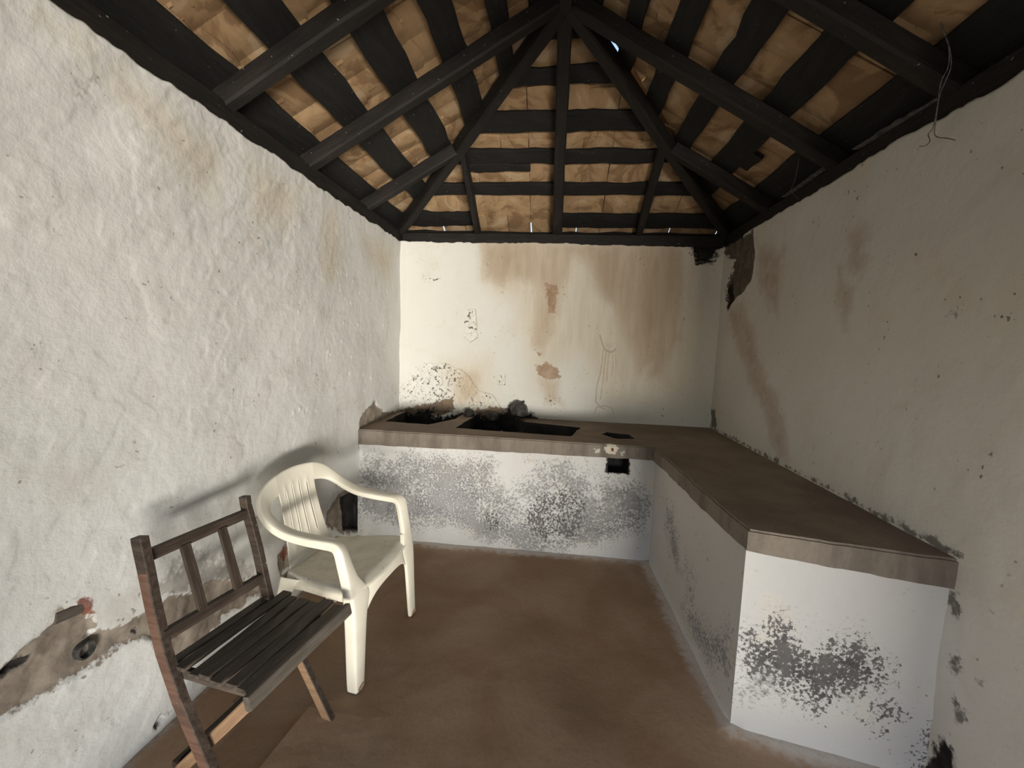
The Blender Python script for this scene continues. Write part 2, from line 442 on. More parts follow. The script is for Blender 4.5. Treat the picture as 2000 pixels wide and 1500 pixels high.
def left_attrs(U, V):
    W, Z = warp(U, V)
    bare = polys(W, Z, 0, XL, [
        [(-40, 1345), (0, 1322), (60, 1262), (110, 1225), (150, 1185), (182, 1190), (192, 1235), (232, 1232), (262, 1205), (300, 1185), (330, 1160),
         (370, 1150), (420, 1135), (470, 1130), (505, 1120), (520, 1150), (480, 1175), (440, 1200), (400, 1250), (370, 1290), (340, 1300), (300, 1262), (272, 1250), (232, 1272),
         (200, 1300), (150, 1325), (90, 1350), (30, 1395), (-40, 1440)],
        [(640, 1005), (662, 968), (690, 945), (712, 955), (712, 1040), (690, 1040), (660, 1036), (638, 1028)],
        [(545, 1085), (562, 1060), (566, 1105), (548, 1135)],
        [(703, 822), (715, 797), (730, 784), (741, 797), (748, 806), (782, 800), (784, 830), (735, 836), (715, 852), (702, 880)]])
    red = polys(W, Z, 0, XL, [[(155, 1172), (182, 1168), (186, 1190), (168, 1200), (160, 1186)], [(330, 1225), (355, 1222), (350, 1245), (332, 1248)], [(553, 1082), (562, 1066), (564, 1095), (555, 1100)]])
    soot_dark = polys(U, V, 0, XL, [[(668, 972), (690, 962), (712, 962), (712, 1036), (676, 1036), (672, 1000)],  # darkness inside the recess and holes, painted into the colour
                              [(12, 1312), (40, 1290), (72, 1282), (60, 1300), (20, 1322)], [(300, 1420), (312, 1398), (334, 1388), (322, 1404), (306, 1424)],
                              [(255, 1232), (270, 1228), (268, 1236)]])
    ck = [on(xy, 0, XL)[[1, 2]] for xy in ((704, 880), (708, 905), (702, 935), (707, 962))]
    soot_dark = np.maximum(soot_dark, seg_sdf(U + 0.02 * fbm(U * 30, V * 30, 2, 6), V, ck, 0.007))  # dark line of the corner crack, same layer
    yellow = polys(W, Z, 0, XL, [[(630, 390), (662, 405), (672, 500), (655, 562), (625, 560), (618, 470)],
                                 [(190, 105), (330, 205), (430, 300), (420, 400), (330, 330), (230, 210)],
                                 [(470, 300), (600, 375), (560, 470), (490, 420)], [(700, 440), (770, 480), (765, 560), (720, 520)], [(60, 0), (200, 90), (180, 140), (60, 60)]])
    grey = polys(W, Z, 0, XL, [[(295, 1150), (330, 1100), (380, 1075), (470, 1095), (500, 1115), (440, 1150), (330, 1180)], [(100, 1240), (130, 1200), (160, 1190), (140, 1250)],
                               [(140, 150), (180, 160), (185, 200), (150, 190)]]) - 0.02
    # relief: hand-thrown plaster, heavier towards the door
    near = 1 - sstep(1.6, 3.2, U)
    a, b = U * 0.82 + V * 0.57, -U * 0.57 + V * 0.82
    H = 0.022 * fbm(U * 1.25, V * 1.25, 3, 1) + 0.007 * fbm(U * 3.6, V * 3.6, 3, 21)
    rough = sstep(-0.05, 0.25, fbm(U * 1.1, V * 1.1, 2, 33) + 0.25 * near)
    up = sstep(1.2, 2.1, V)
    H += (0.0012 + 0.0065 * near * rough + 0.008 * near * up) * fbm(a * 2.6, b * 8, 5, 51)
    st = fbm(a * 2.1, b * 3.4, 4, 91)                                   # overlapping trowel coats
    H += (0.0005 + 0.0011 * near) * (sstep(0.02, 0.05, st) + sstep(-0.22, -0.20, st) + sstep(0.22, 0.25, st))
    H += (0.0005 + 0.0010 * rough) * fbm(U * 24, V * 24, 3, 111)
    H -= 0.011 * sstep(-0.006, 0.010, bare) * (1 + 0.8 * fbm(U * 18, V * 18, 3, 5))
    H -= 0.05 * sstep(-0.004, 0.02, soot_dark)
    # the little craters and blisters near the far corner
    rs = np.random.RandomState(4)
    for k in range(46):
        cu, cv = 2.1 + 1.35 * rs.rand(), 0.95 + 0.95 * rs.rand(); r = 0.006 + 0.010 * rs.rand() ** 2
        d = np.hypot(U - cu, V - cv)
        H += np.where(d < r * 2, 0.006 * np.exp(-(d / r) ** 2 * 1.5) * (1 if rs.rand() < 0.7 else -1), 0)
    # the wall swells out towards the plate
    H *= 1
    H += 0.016 * sstep(2.05, 2.30, V)
    return dict(bare=bare, red=red, soot_dark=soot_dark, yellow=yellow - 0.03, grey=grey), H

us = np.arange(YF, YB + 0.012, 0.0065); vs = np.arange(0.0, HW + 0.003, 0.0065)
wall_left = wall_grid('wall_left', (XL, 0, 0), (0, 1, 0), (0, 0, 1), (1, 0, 0), us, vs, None, M_LEFT, left_attrs, top_v(3, 0.028))
tag(wall_left, 'left wall of lumpy limewashed plaster with a bare brown band', kind='structure')

def back_attrs(U, V):
    W, Z = warp(U, V, 0.025)
    Q = lambda L, w=True: polys(W if w else U, Z if w else V, 1, YB, L, (0, 2))
    tan = Q([[(942, 470), (1150, 470), (1335, 470), (1338, 560), (1320, 625), (1300, 700), (1250, 730), (1215, 650), (1195, 600), (1175, 585), (1160, 560), (1145, 520), (1122, 505),
              (1112, 540), (1095, 570), (1090, 620), (1065, 600), (1050, 560), (1000, 545), (985, 562), (945, 545), (938, 510)],
             [(1060, 560), (1088, 560), (1080, 650), (1060, 690), (1036, 672), (1045, 620)], [(885, 750), (905, 725), (935, 730), (930, 780), (890, 790)],
             [(1270, 660), (1330, 580), (1330, 660), (1290, 740), (1262, 740)], [(1050, 735), (1090, 740), (1100, 790), (1065, 790)]])
    wash = Q([[(935, 470), (1380, 470), (1370, 640), (1345, 780), (1180, 800), (1130, 700), (1040, 760), (1000, 600), (940, 560)], [(860, 700), (960, 700), (960, 800), (880, 800)]])
    tan2 = Q([[(1240, 480), (1335, 478), (1330, 570), (1300, 640), (1262, 680), (1235, 610)], [(940, 478), (1030, 478), (1020, 535), (975, 552), (945, 540)],
              [(1150, 480), (1215, 480), (1222, 560), (1200, 590), (1165, 560)]]) - 0.03
    chip = Q([[(1046, 718), (1066, 705), (1092, 718), (1096, 735), (1076, 742), (1050, 732)], [(1064, 555), (1090, 560), (1084, 610), (1070, 610)], [(1040, 680), (1058, 690), (1052, 700)]]) - 0.004
    uv = lambda P: [on(xy, 1, YB)[[0, 2]] for xy in P]
    drip = np.full(U.shape, -0.2)
    for P, w in [([(1178, 682), (1176, 705), (1172, 730), (1165, 755), (1163, 785)], 0.004), ([(1184, 684), (1180, 715), (1178, 740), (1172, 780)], 0.0035),
                 ([(1190, 686), (1186, 720), (1185, 745)], 0.003), ([(1196, 684), (1197, 715), (1194, 735)], 0.003), ([(1201, 680), (1203, 712)], 0.003),
                 ([(1172, 655), (1177, 672), (1182, 684), (1194, 688), (1203, 682)], 0.006), ([(1163, 785), (1172, 795), (1182, 800)], 0.004),
                 ([(1160, 806), (1165, 795), (1180, 792), (1195, 797), (1198, 808)], 0.004)]:
        drip = np.maximum(drip, seg_sdf(W * .3 + U * .7, V, uv(P), w))
    spall = Q([[(782, 762), (800, 728), (828, 708), (872, 708), (905, 722), (908, 755), (870, 790), (830, 798), (786, 800)], [(906, 655), (912, 606), (930, 606), (934, 660), (918, 668)],
               [(966, 736), (985, 728), (984, 752), (968, 752)], [(925, 762), (962, 768), (962, 802), (900, 804)], [(835, 538), (865, 540), (860, 560), (840, 556)], [(1068, 772), (1100, 776), (1096, 796), (1072, 800)],
               [(1270, 790), (1300, 790), (1296, 812)]]); spall = np.minimum(spall, 0.035) - 0.092
    bare = Q([[(780, 800), (850, 786), (882, 776), (885, 800), (868, 812), (790, 830)], [(930, 800), (1000, 795), (1000, 815), (940, 815)]])
    soot_dark = Q([[(760, 850), (784, 806), (808, 806), (830, 800), (852, 798), (846, 815), (880, 812), (905, 806), (960, 812), (985, 806), (1000, 786), (1024, 784), (1032, 806), (1062, 822), (1100, 828), (1060, 850)],
              [(1352, 470), (1404, 470), (1402, 500), (1394, 512), (1358, 518)]])  # this patch paints the dark inside the hole under the plate
    hole = Q([[(1352, 474), (1404, 474), (1402, 500), (1394, 512), (1358, 518)]], False)
    H = 0.012 * fbm(U * 1.4, V * 1.4, 3, 201) + 0.005 * fbm(U * 5, V * 5, 3, 221) + 0.0022 * fbm(U * 18, V * 18, 4, 231)
    sp = polys(W, Z, 1, YB, [[(782, 762), (800, 728), (828, 708), (872, 708), (905, 722), (930, 760), (962, 768), (985, 806), (900, 812), (786, 812)],
                             [(906, 655), (912, 606), (930, 606), (934, 660), (918, 668)], [(966, 736), (985, 728), (984, 752), (968, 752)]], (0, 2))
    H -= 0.012 * sstep(-0.004, 0.008, sp) * (1 + 1.3 * fbm(U * 26, V * 26, 3, 8))
    H -= 0.004 * sstep(-0.002, 0.006, tan) * 0.4
    H -= 0.05 * sstep(-0.003, 0.015, hole)
    dent = np.hypot(U - on((1190, 668), 1, YB)[0], V - on((1190, 668), 1, YB)[2])
    H -= 0.018 * np.exp(-(dent / 0.035) ** 2)
    H += 0.010 * sstep(2.1, 2.3, V)
    # coved corner on the left
    H += 0.03 * np.exp(-((U - XL) / 0.045) ** 2)
    return dict(wash=wash - 0.03, tan=tan - 0.012, tan2=tan2, chip=chip, drip=drip, spall=spall, bare=bare, soot_dark=soot_dark), H

us = np.arange(XL - 0.03, XR + 0.032, 0.0048); vs = np.arange(0.55, HW + 0.003, 0.0048)
wall_back = wall_grid('wall_back', (0, YB, 0), (1, 0, 0), (0, 0, 1), (0, -1, 0), us, vs, None, M_BACK, back_attrs, top_v(13, 0.022))
tag(wall_back, 'back wall of cream plaster with brown water stains above the counter', kind='structure')

def right_attrs(U, V):
    W, Z = warp(U, V, 0.025)
    Q = lambda L, w=True: polys(W if w else U, Z if w else V, 0, XR, L)
    bare = Q([[(1414, 478), (1440, 462), (1472, 455), (1474, 500), (1466, 548), (1440, 578), (1419, 607), (1414, 572), (1426, 535), (1432, 505), (1416, 500)]])
    soot_dark = Q([[(1415, 570), (1428, 545), (1424, 590), (1418, 606)], [(1800, 1560), (1818, 1445), (1838, 1430), (1862, 1470), (1870, 1560)]])  # near-black patches in the far corner and low by the counter end
    tan = Q([[(1425, 605), (1450, 585), (1472, 640), (1482, 700), (1512, 760), (1532, 830), (1536, 895), (1508, 872), (1488, 800), (1458, 720), (1428, 655)],
             [(1655, 450), (1690, 445), (1692, 525), (1668, 545)], [(1478, 470), (1535, 490), (1520, 620), (1482, 560)], [(1640, 520), (1668, 560), (1660, 640), (1640, 600)]]) - 0.01
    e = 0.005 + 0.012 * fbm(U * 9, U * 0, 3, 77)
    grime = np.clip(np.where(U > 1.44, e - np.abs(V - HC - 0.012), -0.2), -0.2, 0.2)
    grime = np.maximum(grime, Q([[(1850, 1165), (1872, 1168), (1868, 1215), (1856, 1190)], [(1852, 1275), (1868, 1278), (1866, 1310), (1856, 1306)], [(1846, 1345), (1858, 1348), (1882, 1395), (1866, 1398)],
                                 [(1908, 1330), (1926, 1336), (1920, 1350)], [(1852, 612), (1860, 600), (1862, 612)], [(1870, 700), (1882, 705), (1876, 715)], [(1388, 800), (1398, 796), (1400, 832), (1390, 836)]]) - 0.003)
    H = 0.014 * fbm(U * 1.3, V * 1.3, 3, 301) + 0.006 * fbm(U * 4.5, V * 4.5, 3, 321) + 0.0022 * fbm(U * 17, V * 17, 4, 331)
    a, b = U * 0.8 - V * 0.6, U * 0.6 + V * 0.8
    H += 0.0028 * fbm(a * 4, b * 9, 4, 341)
    H -= 0.022 * sstep(-0.004, 0.008, bare) * (1 + 1.0 * fbm(U * 14, V * 14, 3, 8))
    H += 0.012 * sstep(2.08, 2.3, V)
    return dict(bare=bare, soot_dark=soot_dark, tan=tan, grime=grime), H

YR = -0.12      # unseen end of the right wall, placed to shape the lamp light
us = np.arange(YR, YB + 0.012, 0.0085); vs = np.arange(0.0, HW + 0.003, 0.0085)
wall_right = wall_grid('wall_right', (XR, 0, 0), (0, 1, 0), (0, 0, 1), (-1, 0, 0), us, vs, None, M_RIGHT, right_attrs, top_v(23, 0.024))
tag(wall_right, 'right wall of shaded limewashed plaster above the long counter arm', kind='structure')

# front wall with the open doorway behind the viewer
DX0, DX1, DH = -0.60, XR + T, 1.95
def prism(poly, d0, d1):
    """poly in (x,z), extruded along y"""
    n = len(poly)
    v = [(x, d0, z) for x, z in poly] + [(x, d1, z) for x, z in poly]
    f = [tuple(range(n)), tuple(range(2 * n - 1, n - 1, -1))] + [(i, i + n, (i + 1) % n + n, (i + 1) % n) for i in range(n)]
    return v, f
zt = HW + 0.25; za = zt + SL * (XR - XL) / 2
vv, ff = prism([(XL - T, -0.6), (DX0, -0.6), (DX0, DH), (XR + T, DH), (XR + T, zt), (XA, za), (XL - T, zt)], YF - 0.22, YF)
wall_front = mesh_obj('wall_front', vv, ff, M_OUTWALL)
lv = [(x, y, z) for z in (DH, HW) for x, y in ((XR, YF), (XR + T, YF), (XR + T, YR), (XR, YR))]
mesh_obj('lintel', lv, [(3, 2, 1, 0), (4, 5, 6, 7)] + [(i, (i + 1) % 4, (i + 1) % 4 + 4, i + 4) for i in range(4)], M_OUTWALL, wall_right)
tag(wall_front, 'front wall with an open doorway behind the viewer', kind='structure')

# ------------------------------------------------------------------ floor
def floor_h(U, V):
    return 0.006 * fbm(U * 1.5, V * 1.5, 3, 401) + 0.002 * fbm(U * 9, V * 9, 3, 411)
BASE_LINE = [(XL, 2.868), (0.701, 2.856), (0.722, 2.2), (0.742, 1.599), (XR, 1.470)]
us = np.arange(XL - 0.05, XR + T, 0.016); vs = np.arange(YF - 0.22, YB + 0.03, 0.016)
U, V = np.meshgrid(us, vs)
dl = -seg_sdf(U, V, BASE_LINE, 0.0)
H = floor_h(U, V)
# the cement curves up slightly where it meets the counter
H += 0.014 * np.exp(-(dl / 0.05) ** 2)
pale = 0.055 + 0.03 * fbm(U * 4, V * 4, 3, 5) - dl
pale = np.maximum(pale, 0.012 + 0.02 * fbm(U * 5, V * 5, 3, 6) - np.abs(U - XL))
FP = np.stack([U, V, H], -1).reshape(-1, 3)
floor = np_mesh('floor', FP, grid_faces(len(us), len(vs)), M_FLOOR, dict(pale=pale.ravel()))
tag(floor, 'brown trowelled cement floor', kind='structure')
# raised cement apron by the door that runs out level with the floor
n = 12
xs = np.linspace(0, 1, n)
av, af = [], []
for i, t in enumerate(xs):
    y = float(np.interp(t, [0, .4, 1], [-0.4, 1.1, 1.50]))
    xl = np.interp(y, [1.0, 1.217, 1.486, 1.6], [-0.925, -0.909, -0.879, -0.87])
    z = 0.024 * float(1 - sstep(1.45, 1.50, np.array(y)))
    h = lambda x: float(floor_h(np.array(x), np.array(y)))
    av += [(xl, y, h(xl) - 0.02), (xl + 0.003, y, z + 0.001 + h(xl)), (xl + .10, y, z * .62 + h(xl + .1)), (xl + .24, y, z * .22 + h(xl + .24)), (xl + .40, y, h(xl + .4) - 0.006)]
for i in range(n - 1):
    for k in range(4):
        a = i * 5 + k; af.append((a, a + 1, a + 6, a + 5))
apron = mesh_obj('apron', av, af, M_FLOOR, floor, smooth=False)
at = apron.data.attributes.new('pale', 'FLOAT', 'POINT'); at.data.foreach_set('value', [-0.2] * len(av))

vv, ff = prism([(DX0, -0.6), (DX1, -0.6), (DX1, -0.015), (DX0, -0.015)], YF - 0.22, YR)
mesh_obj('threshold', vv, ff, M_FLOOR, floor)
# ------------------------------------------------------------------ yard outside the door
vv, ff = prism([(-9, -0.62), (9, -0.62), (9, -0.9), (-9, -0.9)], -14, 10)
yard = mesh_obj('yard_ground', vv, ff, M_YARD); tag(yard, 'pale trodden earth of the yard outside the door', kind='structure')
vv, ff = prism([(-1.25, -0.62), (-0.95, -0.62), (-0.95, 1.1), (-1.25, 1.1)], -6.0, YF - 0.30)  # unseen wall added to keep the yard dark on the left
yw = mesh_obj('yard_shade_wall', vv, ff, M_OUTWALL); tag(yw, 'unseen added wall that keeps the left of the yard in shade', kind='structure')
# ------------------------------------------------------------------ roof
roof = empty('ceiling', (0, 2.0, HW)); tag(roof, 'sooty hipped timber roof with smoke-stained clay tiles', kind='structure')
RINV = Matrix.Translation((0, -2.0, -HW))

def set_world(o, M, parent, inv):
    o.parent = parent; o.matrix_local = inv @ M

def timber(name, p0, p1, w, d, mat, parent, inv, up=(0, 0, 1), wob=0.004, seed=0, seg=10, wedge=0.0, taper=None):
    """hand-hewn timber from p0 to p1 (centre of its underside), local X = length; d measured along 'up'"""
    p0 = Vector(p0); p1 = Vector(p1); X = (p1 - p0); L = X.length; X.normalize()
    Z = Vector(up); Z = (Z - X * Z.dot(X)).normalized(); Y = Z.cross(X)
    M = Matrix(((X.x, Y.x, Z.x, p0.x), (X.y, Y.y, Z.y, p0.y), (X.z, Y.z, Z.z, p0.z), (0, 0, 0, 1)))
    rs = np.random.RandomState(seed + 11)
    verts = []
    prof = np.array([(-.5, 0.12), (-.38, 0), (.38, 0), (.5, .12), (.5, .9), (.4, 1), (-.4, 1), (-.5, .9)])
    for i in range(seg + 1):
        t = i / seg; x = t * L
        ww = w * (1 + (taper or 0) * (t - .5))
        e0 = wob * 2 * vnoise(x * 6 + seed * 3.7, seed * 1.3, 3) + wob * vnoise(x * 23 + seed, seed * 2.3, 9)
        e1 = wob * 2 * vnoise(x * 6 + seed * 5.1, seed * 1.9, 4) + wob * vnoise(x * 23 + seed, seed * 3.3, 19)
        zz = wob * 0.7 * vnoise(x * 5, seed * 4.1, 7)
        for (a, b) in prof:
            yy = a * ww + (e0 if a < 0 else e1)
            verts.append((x, float(yy), float(b * d + zz * (1 - b))))
    n = len(prof); faces = []
    for i in range(seg):
        for k in range(n):
            a = i * n + k; b = i * n + (k + 1) % n
            faces.append((a, a + n, b + n, b))
    faces.append(tuple(range(n))); faces.append(tuple(seg * n + k for k in range(n - 1, -1, -1)))
    o = mesh_obj(name, verts, faces, mat)
    set_world(o, M, parent, inv)
    return o

CS = 1 / math.sqrt(1 + SL * SL)
NL, NR, NB = Vector((-SL, 0, 1)).normalized(), Vector((SL, 0, 1)).normalized(), Vector((0, SL, 1)).normalized()
def zl(x): return RZ + SL * (x - XL)
def zr(x): return RZ + SL * (XR - x)
def zb(y): return RZ + SL * (YB - y)
RDn = RD * CS

# wall plates
PZ, PH = HW - 0.012, RZ - HW + 0.012
timber('wall_plate', (XL - 0.075, YF, PZ), (XL - 0.075, YB + 0.1, PZ), 0.135, PH + 0.02, M_BEAM, roof, RINV, wob=0.004, seed=1, seg=24)
timber('wall_plate', (XR + 0.075, YF, PZ), (XR + 0.075, YB + 0.1, PZ), 0.135, PH + 0.02, M_BEAM, roof, RINV, wob=0.004, seed=2, seg=24)
timber('wall_plate', (XL, YB + 0.075, PZ), (XR, YB + 0.075, PZ), 0.135, PH + 0.012, M_BEAM, roof, RINV, wob=0.005, seed=3, seg=24)
# rafters of the long slopes
RY = [(-0.40, 0.07), (0.33, 0.07), (1.035, 0.07), (1.72, 0.068), (2.325, 0.07), (3.045, 0.062)]
for k, (y, w) in enumerate(RY):
    xe = XA if y < YA else XA - (y - YA) * 1.0
    x0 = XL - 0.30
    timber('rafter', (x0, y, zl(x0)), (xe - 0.01, y, zl(xe - 0.01)), w, RDn, M_BEAM, roof, RINV, up=NL, seed=20 + k, wob=0.005)
    xe = XA if y < YA else XA + (y - YA)
    x0 = XR + 0.30
    yy = y + (0.03 if k == 4 else 0)
    timber('rafter', (x0, yy, zr(x0)), (xe + 0.01, yy, zr(xe + 0.01)), w + 0.006, RDn, M_BEAM, roof, RINV, up=NR, seed=40 + k, wob=0.005)
# ridge beam
timber('ridge_beam', (XA - 0.004, YF - 0.3, zl(XA) - 0.02), (XA - 0.004, YA + 0.03, zl(XA) - 0.02), 0.075, 0.13, M_BEAM, roof, RINV, seed=60, wob=0.004)
# hip rafters
for sx, s in ((-1, 61), (1, 62)):
    ext = 0.28
    p0 = (XL - ext, YB + ext) if sx < 0 else (XR + ext, YB + ext)
    z0 = RZ - SL * ext
    timber('hip_rafter', (p0[0], p0[1], z0 - 0.012), (XA, YA, zl(XA) - 0.012), 0.070, RDn + 0.02, M_BEAM, roof, RINV, seed=s, wob=0.005, seg=16)
# hip-end rafters
for x, w, top, s in ((XA - 0.006, 0.078, YA + 0.02, 70), (-0.702, 0.046, YA + abs(-0.702 - XA), 71), (0.655, 0.056, YA + abs(0.655 - XA), 72)):
    timber('rafter', (x, YB + 0.28, zb(YB + 0.28)), (x, top, zb(top)), w, RDn, M_BEAM, roof, RINV, up=NB, seed=s, wob=0.004)

# battens (rough boards nailed across the rafters)
def bat_left(xa, xb, y0, s, y1=None):
    xm = (xa + xb) / 2; w = abs(xb - xa) / CS
    y1 = y1 if y1 is not None else YA + (XA - xm) + 0.02
    z = zl(xm) + RD
    timber('batten', (xm, y0, z), (xm, y1, z), w, BT * CS, M_BATTEN, roof, RINV, up=NL, seed=s, wob=0.010, seg=34)
def bat_right(xa, xb, y0, s, y1=None):
    xm = (xa + xb) / 2; w = abs(xb - xa) / CS
    y1 = y1 if y1 is not None else YA + (xm - XA) + 0.02
    z = zr(xm) + RD
    timber('batten', (xm, y0, z), (xm, y1, z), w, BT * CS, M_BATTEN, roof, RINV, up=NR, seed=s, wob=0.010, seg=34)
def bat_back(ya, yb, x0, x1, s, w=None):
    ym = (ya + yb) / 2; w = abs(yb - ya) / CS
    z = zb(ym) + RD
    timber('batten', (x0, ym, z), (x1, ym, z), w, BT * CS, M_BATTEN, roof, RINV, up=NB, seed=s, wob=0.009, seg=26)
for k, (a, b) in enumerate([(-1.60, -1.50), (-1.46, -1.315), (-1.178, -1.042), (-0.915, -0.770), (-0.645, -0.517), (-0.39, -0.305), (-0.195, -0.09)]):
    bat_left(a, b, YF - 0.3, 100 + k)
for k, (a, b) in enumerate([(1.47, 1.57), (1.25, 1.43), (0.965, 1.10), (0.716, 0.828), (0.475, 0.585), (0.280, 0.36), (0.08, 0.155)]):
    bat_right(a, b, YF - 0.3, 120 + k)
def hx(y): return y - YA          # half width of the hip end at y
for k, (a, b) in enumerate([(2.46, 2.53), (2.655, 2.745), (2.88, 3.00), (3.11, 3.205), (3.353, 3.444)]):
    m = (a + b) / 2; bat_back(a, b, XA - hx(m), XA + hx(m), 140 + k)
bat_back(3.600, 3.725, XA - hx(3.66), -0.69, 150)
bat_back(3.605, 3.728, XA, XA + hx(3.66), 151)
bat_back(3.205, 3.262, -0.70, -0.235, 152)               # short second board beside the left jack rafter
bat_back(3.79, 3.89, XA - hx(3.86), XA + hx(3.86), 153)  # eave board
bat_right(1.09, 1.15, 2.72, 154, 2.90)                    # broken offcut on the right slope

# clay channel tiles, seen from below
TW, TL, TE, TP, SAG, TT = 0.199, 0.42, 0.335, 0.194, 0.014, 0.011
def tile_mesh(name='tile', w0=TW, w1=TW * 0.965, sag=SAG, up=False, L=TL):
    """local X = upslope, Y = across, Z = outward; convex downwards"""
    nA, nX = 6, 3
    v, f = [], []
    for s in (0, 1):
        for i in range(nX):
            t = i / (nX - 1)
            for j in range(nA + 1):
                a = j / nA * 2 - 1
                w = (w0 * (1 - t) + w1 * t) / 2
                z = sag * a * a if not up else -sag * a * a
                tip = 0.018 * (1 - a * a)
                x = t * L + (tip if t > 0.9 else (-tip if t < 0.1 else 0))
                v.append((x, a * w, z + s * TT))
    n = nA + 1; m = nX * n
    for i in range(nX - 1):
        for j in range(nA):
            a = i * n + j
            f.append((a, a + n, a + n + 1, a + 1)); f.append((m + a, m + a + 1, m + a + n + 1, m + a + n))
    for i in range(nX - 1):
        for j in (0, nA):
            a = i * n + j; q = (a, m + a, m + a + n, a + n); f.append(q if j == 0 else q[::-1])
    for j in range(nA):
        for i in (0, nX - 1):
            a = i * n + j; q = (a, a + 1, m + a + 1, m + a); f.append(q if i == 0 else q[::-1])
    me = bpy.data.meshes.new(name); me.from_pydata(v, [], f); me.materials.append(M_TILE)
    me.polygons.foreach_set('use_smooth', [True] * len(f)); me.update()
    try: me.set_sharp_from_angle(angle=rad(40))
    except Exception: pass
    return me
ME_TILES = [tile_mesh('tile'), tile_mesh('tile', TW * 0.99, TW * 0.97, SAG * 0.85), tile_mesh('tile', TW, TW * 0.96, SAG * 1.1)]
ME_NARROW = tile_mesh('tile', 0.184, 0.190, SAG)
ME_CAP = tile_mesh('tile_cap', 0.15, 0.135, 0.042, True)
caps = bmesh.new(); far_tiles = bmesh.new()

def slope_frames(face):
    if face == 'L': return Vector((CS, 0, SL * CS)), Vector((0, -1, 0)), NL
    if face == 'R': return Vector((-CS, 0, SL * CS)), Vector((0, 1, 0)), NR
    return Vector((0, -CS, SL * CS)), Vector((-1, 0, 0)), NB

SKYGAP = (YA + 0.14, YA + 0.66)
def cut(bm, face, gap):
    """trim at the hips (vertical planes through the hip lines)"""
    def bis(co, no):
        bmesh.ops.bisect_plane(bm, geom=bm.verts[:] + bm.edges[:] + bm.faces[:], dist=1e-5, plane_co=co, plane_no=no, clear_outer=True)
    r = math.sqrt(.5)
    if face == 'L': bis((XA - gap, YA, 0), (r, r, 0))
    if face == 'R': bis((XA + gap, YA, 0), (-r, r, 0))
    if face == 'B':
        bis((XA, YA + gap, 0), (-r, -r, 0)); bis((XA, YA + gap, 0), (r, -r, 0))
    if face in 'LR':
        bis((XA, 0, 0), (1, 0, 0) if face == 'L' else (-1, 0, 0))

def place(me, face, s, t, lift, jit, capmode=False):
    X, Y, N = slope_frames(face)
    if face == 'L': base = Vector((XL, t, RZ + RD + BT)) + X * s
    elif face == 'R': base = Vector((XR, t, RZ + RD + BT)) + X * s
    else: base = Vector((t, YB, RZ + RD + BT)) + X * s
    til = Matrix.Rotation(-(-TT / TE) + random.uniform(-1, 1) * 0.003, 3, 'Y')
    R3 = Matrix((X, Y, N)).transposed() @ Matrix.Rotation(random.uniform(-1, 1) * jit, 3, 'Z') @ til
    M = R3.to_4x4(); M.translation = base + N * lift
    # which tile corners fall beyond a hip
    pts = [M @ v.co for v in me.vertices]
    def side(p):
        if face == 'L': return min((XA - p.x) - (p.y - YA), XA - p.x)
        if face == 'R': return min((p.x - XA) - (p.y - YA), p.x - XA)
        return (p.y - YA) - abs(p.x - XA)
    sd = [side(p) for p in pts]
    if max(sd) < 0.02: return
    gap = 0.004
    mid = sum(pts, Vector()) / len(pts)
    if (face == 'R' or (face == 'B' and mid.x > XA)) and SKYGAP[0] < mid.y < SKYGAP[1] and min(sd) < 0.02: gap = 0.055
    needs = min(sd) < 0.003 + gap
    if capmode or mid.y < 0.95:
        b = bmesh.new(); b.from_mesh(me); b.transform(M)
        if needs: cut(b, face, gap if not capmode else (0.10 if ((face == 'R' or (face == 'B' and mid.x > XA)) and SKYGAP[0] - .05 < mid.y < SKYGAP[1] + .05) else 0.0))
        tmp = bpy.data.meshes.new('tmp'); b.to_mesh(tmp); b.free()
        (caps if capmode else far_tiles).from_mesh(tmp); bpy.data.meshes.remove(tmp)
        return
    if not needs:
        o = bpy.data.objects.new('tile', me); COL.objects.link(o); set_world(o, M, roof, RINV)
    else:
        b = bmesh.new(); b.from_mesh(me); b.transform(M); cut(b, face, gap)
        if len(b.faces) == 0: b.free(); return
        b.transform(M.inverted())
        m2 = bpy.data.meshes.new('tile'); b.to_mesh(m2); b.free()
        if not m2.materials: m2.materials.append(M_TILE)
        o = bpy.data.objects.new('tile', m2); COL.objects.link(o); set_world(o, M, roof, RINV)

rows = 7
for face, t0, t1 in (('L', YF - 0.35, YB + 0.34), ('R', YF - 0.35, YB + 0.34), ('B', XL - 0.34, XR + 0.34)):
    ncol = int((t1 - t0) / TP)
    for c in range(ncol + 1):
        t = t0 + c * TP + random.uniform(-.004, .004)
        off = random.uniform(-.03, .03)
        for r in range(rows):
            s = -0.40 + r * TE + off + random.uniform(-.012, .012)
            if s > 1.62: continue
            low = face == 'B' and r == 0
            place(ME_NARROW if low else random.choice(ME_TILES), face, s, t, TT * 1.1 + 0.001, 0.008)
            if low and c % 2: continue              # caps slipped off along the far eave
            place(ME_CAP, face, s + 0.02, t + TP / 2, SAG + TT + (0.062 if low else 0.034), 0.01, True)
bmesh.ops.recalc_face_normals(caps, faces=caps.faces)
oc = bm_obj('cap_tiles', caps, M_TILE, None, smooth=True); set_world(oc, Matrix.Identity(4), roof, RINV); oc['kind'] = 'stuff'
of = bm_obj('more_tiles', far_tiles, M_TILE, None, smooth=True); set_world(of, Matrix.Identity(4), roof, RINV); of['kind'] = 'stuff'
